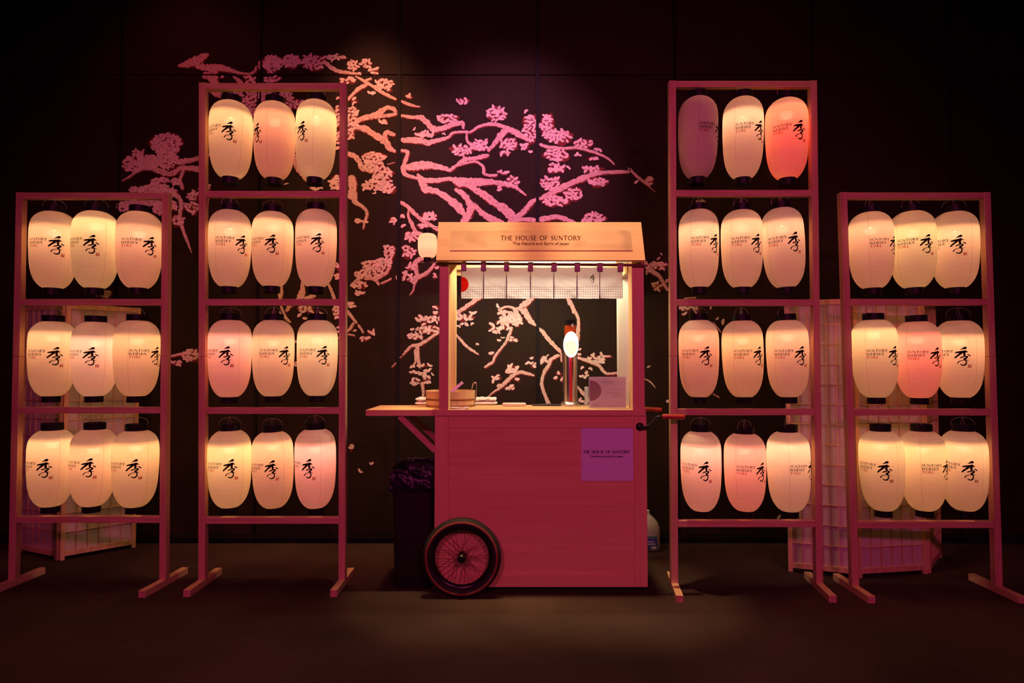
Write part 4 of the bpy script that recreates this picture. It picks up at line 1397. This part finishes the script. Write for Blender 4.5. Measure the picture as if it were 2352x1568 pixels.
lowr = [(cb.x + .86 * hx * math.cos(rad(a)), cb.y - .0128, cb.z + .86 * hz * math.sin(rad(a))) for a in range(170, 371, 10)]
lowr += [(cb.x + .80 * hx, cb.y - .0128, cb.z + .02 * hz), (cb.x + .35 * hx, cb.y - .0128, cb.z + .28 * hz), (cb.x - .1 * hx, cb.y - .0128, cb.z + .36 * hz), (cb.x - .5 * hx, cb.y - .0128, cb.z + .22 * hz)]
MB().add(lowr, [tuple(range(len(lowr)))]).build('badge_print', M['badge_print'], bd)
mb = MB()
a_, b2 = oval(1.0, cb.y - .014), oval(.91, cb.y - .014)
mb.add(a_ + b2 + oval(1.02, cb.y - .004), [(k, (k + 1) % 40, 40 + (k + 1) % 40, 40 + k) for k in range(40)] + [(k, (k + 1) % 40, 80 + (k + 1) % 40, 80 + k) for k in range(40)])
mb.build('rim', M['badge_rim'], bd)
rn_ = rc * .80
MB().lathe([(rn_ * .9, zt_(790)), (rn_, zt_(765)), (rn_ * .98, zt_(744))], 28).build('bottle_neck', M['amber'], tw, True)
capo = MB().lathe([(rn_ * 1.02, zt_(747)), (rn_ * 1.06, zt_(744)), (rn_ * 1.2, zt_(738)), (rn_ * 1.2, zt_(734)), (.001, zt_(733))], 28).build('bottle_cap', M['black'], tw, 'auto')
kk = .0022 * 9 / 43 / 26.13 * 1.25
strokes_mesh(kanji_strokes(kk * 1.1, .012, zt_(748)), lambda x, z: Vector((x, -rn_ * 1.04, z)), roundcap=True).build('lettering', M['napkin'], capo)

# sign holder
sh = PZ(1395, 937.5, ZC)
Yh = sh.y
sgn = thing('sign_holder', sh, 'clear acrylic menu holder with a mauve card, at the right end of the counter', 'sign')
xa, xb = P(1352.5, 900, Yh).x - sh.x, P(1438, 900, Yh).x - sh.x
zh = P(1395, 864.5, Yh).z - ZC
MB().slab((xa, -.004, .004), (xb, -.002, zh)).slab((xa, .002, .004), (xb, .004, zh)).slab((xa, -.03, 0), (xb, .03, .003)).build('acrylic_stand', M['acrylic'], sgn)
MB().slab((xa, -.0045, .003), (xa + .006, .0045, zh)).slab((xb - .006, -.0045, .003), (xb, .0045, zh)).build('acrylic_edge', M['glass'], sgn)
cardo = MB().slab((xa + .006, -.0012, .006), (xb - .004, .0012, zh - .004)).build('card', M['sheet_card'], sgn)
xl_ = xa + .006
zc_ = P(1355, 897, Yh).z - ZC
rr_ = 23.5 * Yh / F
half = [(xl_ + rr_ * 1.12 * math.sin(math.pi * k / 24), -.0016, zc_ + rr_ * math.cos(math.pi * k / 24)) for k in range(25)]
MB().add(half, [tuple(range(25))]).build('printed_disc', M['disc_print'], cardo)
lines = MB()
for (a_, b_, y) in ((1386, 1396, 872), (1383, 1409, 876.5), (1383, 1408, 878.8), (1405, 1431, 894), (1391, 1424, 901), (1402, 1432, 905), (1407, 1431, 908.5), (1403, 1428, 911.5), (1360, 1372, 928), (1360, 1376, 930)):
    p, q_ = P(a_, y, Yh) - sh, P(b_, y, Yh) - sh
    lines.slab((p.x, -.0018, p.z - .0010), (q_.x, -.0014, p.z + .0010))
ap = P(1430, 940, Yh) - sh
arcp = [(ap.x + 24 * Yh / F * math.cos(rad(a)), ap.z - .006 + 17 * Yh / F * math.sin(rad(a)), .0012) for a in range(82, 181, 7)]
strokes_mesh([arcp], lambda x, z: Vector((x, -.0016, max(z, .008))), lines)
lines.build('printed_lines', M['ink_grey'], cardo)

# wooden tub
tb = PZ(1034.5, 936, ZC)
tb.y += .115
ps = tb.y / F
tb.x = P(1034.5, 925, tb.y).x
rt_ = 56.5 * ps
htub = P(1034, 899, tb.y - rt_).z - ZC
tub = thing('wooden_tub', tb, 'round wooden tub with two copper hoops behind the left cart post', 'tub')
MB().lathe([(.001, .004), (rt_ * .965, 0), (rt_ * 1.0, htub), (rt_ * .95, htub), (rt_ * .92, .014), (.001, .014)], 48).build('body', M['tub_wood'], tub, 'auto')
for zf in (.46, .07):
    rq = rt_ * (.967 + .035 * zf)
    MB().lathe([(rq, htub * zf - .004), (rq + .0022, htub * zf - .004), (rq + .0022, htub * zf + .006), (rq, htub * zf + .006)], 48).build('hoop', M['hoop'] if 'hoop' in M else M['grip_wood'], tub, 'auto')
# metal handle standing in the tub
ha, hb = P(1031, 905, tb.y - .02), P(1061, 879, tb.y + .02)
lad = thing('utensil', ha, 'grey metal handle leaning out of the wooden tub', 'utensil')
MB().bar(ha - (hb - ha) * .35, hb, .020, .014, bevel=.002).build('handle', M['steel'], lad, local=False)
MB().bar(hb, hb + (hb - ha).normalized() * .004, .021, .015).build('lit_end', M['napkin'], lad, local=False)  # white tip: light on the bar's end put into its colour
# tongs on the tub's rim
yq = tb.y - .03
tg = [P(1082.5, 900, yq + .02), P(1085, 887, yq + .02), P(1087.5, 880, yq), P(1091, 878, yq), P(1094.5, 883, yq), P(1094, 900, yq), P(1092, 920, yq), P(1091.5, 934.5, yq)]
to = thing('tongs', tg[-1], 'clear bent serving tongs hooked over the right rim of the tub', 'tongs')
MB().tube(catmull([tuple(v) for v in tg], 4), .0034, 8).build('arm', M['chrome'], to, True, False)
MB().tube([tg[-1] + Vector((0, 0, .02)), tg[-1]], [.003, .006], 8).build('tip', M['chrome'], to, True, False)


# towels
def towel(px0, px1, py0, py1, Y, label, seed):
    a, c = P(px0, py1, Y), P(px1, py1, Y)
    hgt = P(px0, py0, Y).z - ZC
    base = Vector(((a.x + c.x) / 2, Y, ZC))
    o = thing('folded_towel', base, label, 'towel', 'white towels on the counter')
    wd = c.x - a.x
    for li in range(2):
        z0 = hgt * li / 2
        nx, ny = 34, 14
        vs, fs = [], []
        for side in (0, 1):
            for j in range(ny + 1):
                for i in range(nx + 1):
                    u, v = i / nx * 2 - 1, j / ny * 2 - 1
                    ed = max(0, (1 - abs(u) ** 5)) ** .5 * max(0, (1 - abs(v) ** 4)) ** .5
                    n_ = noise.noise(Vector((u * 2.2 + seed, v * 2 + li * 3, seed))) + .6 * noise.noise(Vector((u * 6 + seed, v * 3 + li * 5, side * 2)))
                    x = u * wd / 2 * (1 - .07 * li + .04 * n_)
                    y = v * .05 * (1 - .05 * li)
                    zz = z0 + hgt / 4 + (1 if side else -1) * hgt / 4.1 * ed + n_ * .008 * (1.2 if li else .3) * (1 if side or li else 0)
                    vs.append((x, y, max(zz, .0005)))
        W1 = nx + 1
        N1 = W1 * (ny + 1)
        for side in (0, 1):
            for j in range(ny):
                for i in range(nx):
                    k = side * N1 + j * W1 + i
                    fs.append((k, k + 1, k + W1 + 1, k + W1))
        MB().add(vs, fs).build('towel_fold', M['towel'], o, True)
    return o


towel(955, 1003, 912, 932, tb.y + .16, 'white folded towel left of the wooden tub, on the flap', 1.0)
towel(1088, 1142, 912, 931.5, tb.y + .16, 'white folded towel right of the wooden tub', 5.0)
bl = PZ(1181, 932.5, ZC)
tag(MB().box((0, 0, .011), (54 * bl.y / F, .06, .022), None, .007).build('serving_block', M['block'], None, True), 'small cream rounded block lying in the middle of the counter', 'block').location = bl
tr_ = PZ(1255, 930.5, ZC)
tr_.y = min(tr_.y, YBK - .07)
tag(MB().box((0, 0, .004), (66 * tr_.y / F, .11, .008), None, .002).build('drip_tray', M['dark_tray'], None), 'flat dark tray behind the drink tower', 'tray').location = tr_
# napkins
nk = PZ(1055, 938, ZC)
nap = thing('paper_napkins', nk, 'fanned white paper napkins at the foot of the left post', 'napkin')
for k in range(4):
    s = 24 * nk.y / F
    rot = Matrix.Rotation(rad(-14 + 9 * k), 3, 'Z')
    MB().box((-.012 + .006 * k, .006 * k * 0, .0012 + .0022 * k), (s * 1.7, .055, .0018), rot).build('napkin', M['napkin'], nap)
MB().box((.016, .012, .0096), (.030, .022, .001), Matrix.Rotation(rad(12), 3, 'Z')).build('printed_mark', M['ink_red'], nap)
# glass behind the menu holder
gl = PZ(1347, 931, ZC)
tag(MB().lathe([(.001, 0), (.013, 0), (.015, P(1347, 888, gl.y).z - ZC), (.0135, P(1347, 888, gl.y).z - ZC), (.0118, .004), (.001, .004)], 24).build('drinking_glass', M['glass'], None, True),
    'narrow clear glass half hidden behind the menu holder', 'glass').location = gl

# ------------------------------------------------------------------ bin behind the cart
Yb0 = 3.79
bx0, bx1 = P(897, 1100, Yb0).x, xl - .012
zbin = P(893, 1078, Yb0).z
bn = thing('trash_can', ((bx0 + bx1) / 2, Yb0 + .23, 0), 'slim black trash can with a plastic liner, left of the cart under the flap', 'bin')
hw = (bx1 - bx0) / 2


def rrect(hw_, hd, r, n=5):
    out = []
    for cx, cy, a0 in ((hw_ - r, hd - r, 0), (-hw_ + r, hd - r, 90), (-hw_ + r, -hd + r, 180), (hw_ - r, -hd + r, 270)):
        for i in range(n + 1):
            a = rad(a0 + 90 * i / n)
            out.append((cx + r * math.cos(a), cy + r * math.sin(a)))
    return out


def loft(mb, rings):
    n = len(rings[0])
    vs = [v for r in rings for v in r]
    fs = []
    for i in range(len(rings) - 1):
        for k in range(n):
            l = (k + 1) % n
            fs.append((i * n + k, i * n + l, (i + 1) * n + l, (i + 1) * n + k))
    return mb.add(vs, fs)


rings = []
for z, s in ((0, .86), (.01, .88), (zbin * .5, .93), (zbin - .14, .97), (zbin - .135, 1.0), (zbin - .03, 1.0), (zbin - .03, .94), (.02, .80)):
    rings.append([(x, y, z) for x, y in rrect(hw * s * .97, .235 * s, .03)])
mb = loft(MB(), rings)
n = len(rings[0])
mb.add([r for r in rings[0]], [tuple(range(n))[::-1]])
mb.add([r for r in rings[-1]], [tuple(range(n))])
mb.build('can_body', M['bin'], bn, 'auto')
R2 = random.Random(4)
rings = []


def dense(pts, step=.012):
    out = []
    for a, c in zip(pts, pts[1:] + pts[:1]):
        k = DENSE_N if math.hypot(c[0] - a[0], c[1] - a[1]) > .06 else 1
        for j in range(k):
            out.append((a[0] + (c[0] - a[0]) * j / k, a[1] + (c[1] - a[1]) * j / k))
    return out


DENSE_N = 26
prof_bag = catmull([(zbin - .135, 1.0), (zbin - .10, 1.05), (zbin - .05, 1.05), (zbin - .015, 1.03), (zbin, .98), (zbin - .01, .92), (zbin - .10, .86), (zbin - .3, .80)], 5)
for z, s in prof_bag:
    ring = []
    for i, (x, y) in enumerate(dense(rrect(hw * s, .24 * s, .035, 5))):
        n_ = (abs(noise.noise(Vector((x * 19 + z * 14, y * 19, z * 11)))) - .22) * .034 + (abs(noise.noise(Vector((x * 44 - z * 25, y * 44, z * 30 + 4)))) - .2) * .014
        l = math.hypot(x, y)
        ring.append((x + x / l * n_, y + y / l * n_, z + noise.noise(Vector((x * 30, y * 30, 3))) * .008))
    rings.append(ring)
loft(MB(), rings).build('liner_bag', M['plastic_bag'], bn, True)

# ------------------------------------------------------------------ water jug
pj = PZ(1485, 1259, 0)
jh = P(1485, 1173, pj.y).z
jug = thing('water_jug', pj, 'milky plastic water jug on the floor behind the cart, blue label', 'jug')
rings = []
jr = 27 * pj.y / F
for t, s in ((0, .86), (.02, .97), (.06, 1.0), (.5, 1.0), (.62, .97), (.74, .84), (.84, .60), (.90, .36), (.93, .26), (1.0, .24)):
    rings.append([(x, y, t * jh) for x, y in rrect(jr * s, jr * s, jr * s * .45)])
mb = loft(MB(), rings)
n = len(rings[0])
mb.add(rings[0], [tuple(range(n))[::-1]])
mb.build('body', M['jug'], jug, True)
MB().lathe([(jr * .27, jh * .965), (jr * .27, jh + .006), (.001, jh + .006)], 20).build('cap', M['napkin'], jug, 'auto')
MB().tube(catmull([(-jr * .3, -jr * .5, jh * .88), (-jr * .6, -jr * .75, jh * .80), (-jr * .5, -jr * .98, jh * .62)], 5), .010, 8).build('handle', M['jug'], jug, True)
lw, z0, z1 = 18 * pj.y / F, P(0, 1253, pj.y).z, P(0, 1223, pj.y).z
lab = MB().slab((-lw, -jr - .0015, z0), (lw, -jr - .0005, z1)).build('label_sheet', M['jug_blue'], jug)
MB().slab((-lw, -jr - .0022, z1 - .018), (lw, -jr - .0016, z1 - .002)).build('green_band', M['jug_green'], lab)
MB().slab((lw * .25, -jr - .0022, z0 + .003), (lw * .9, -jr - .0016, z0 + .022)).slab((-lw * .6, -jr - .0022, z0 + .034), (lw * .8, -jr - .0016, z0 + .042)) \
    .slab((-lw * .9, -jr - .0022, z0 + .052), (lw * .6, -jr - .0016, z0 + .058)).build('white_band', M['jug_white'], lab)
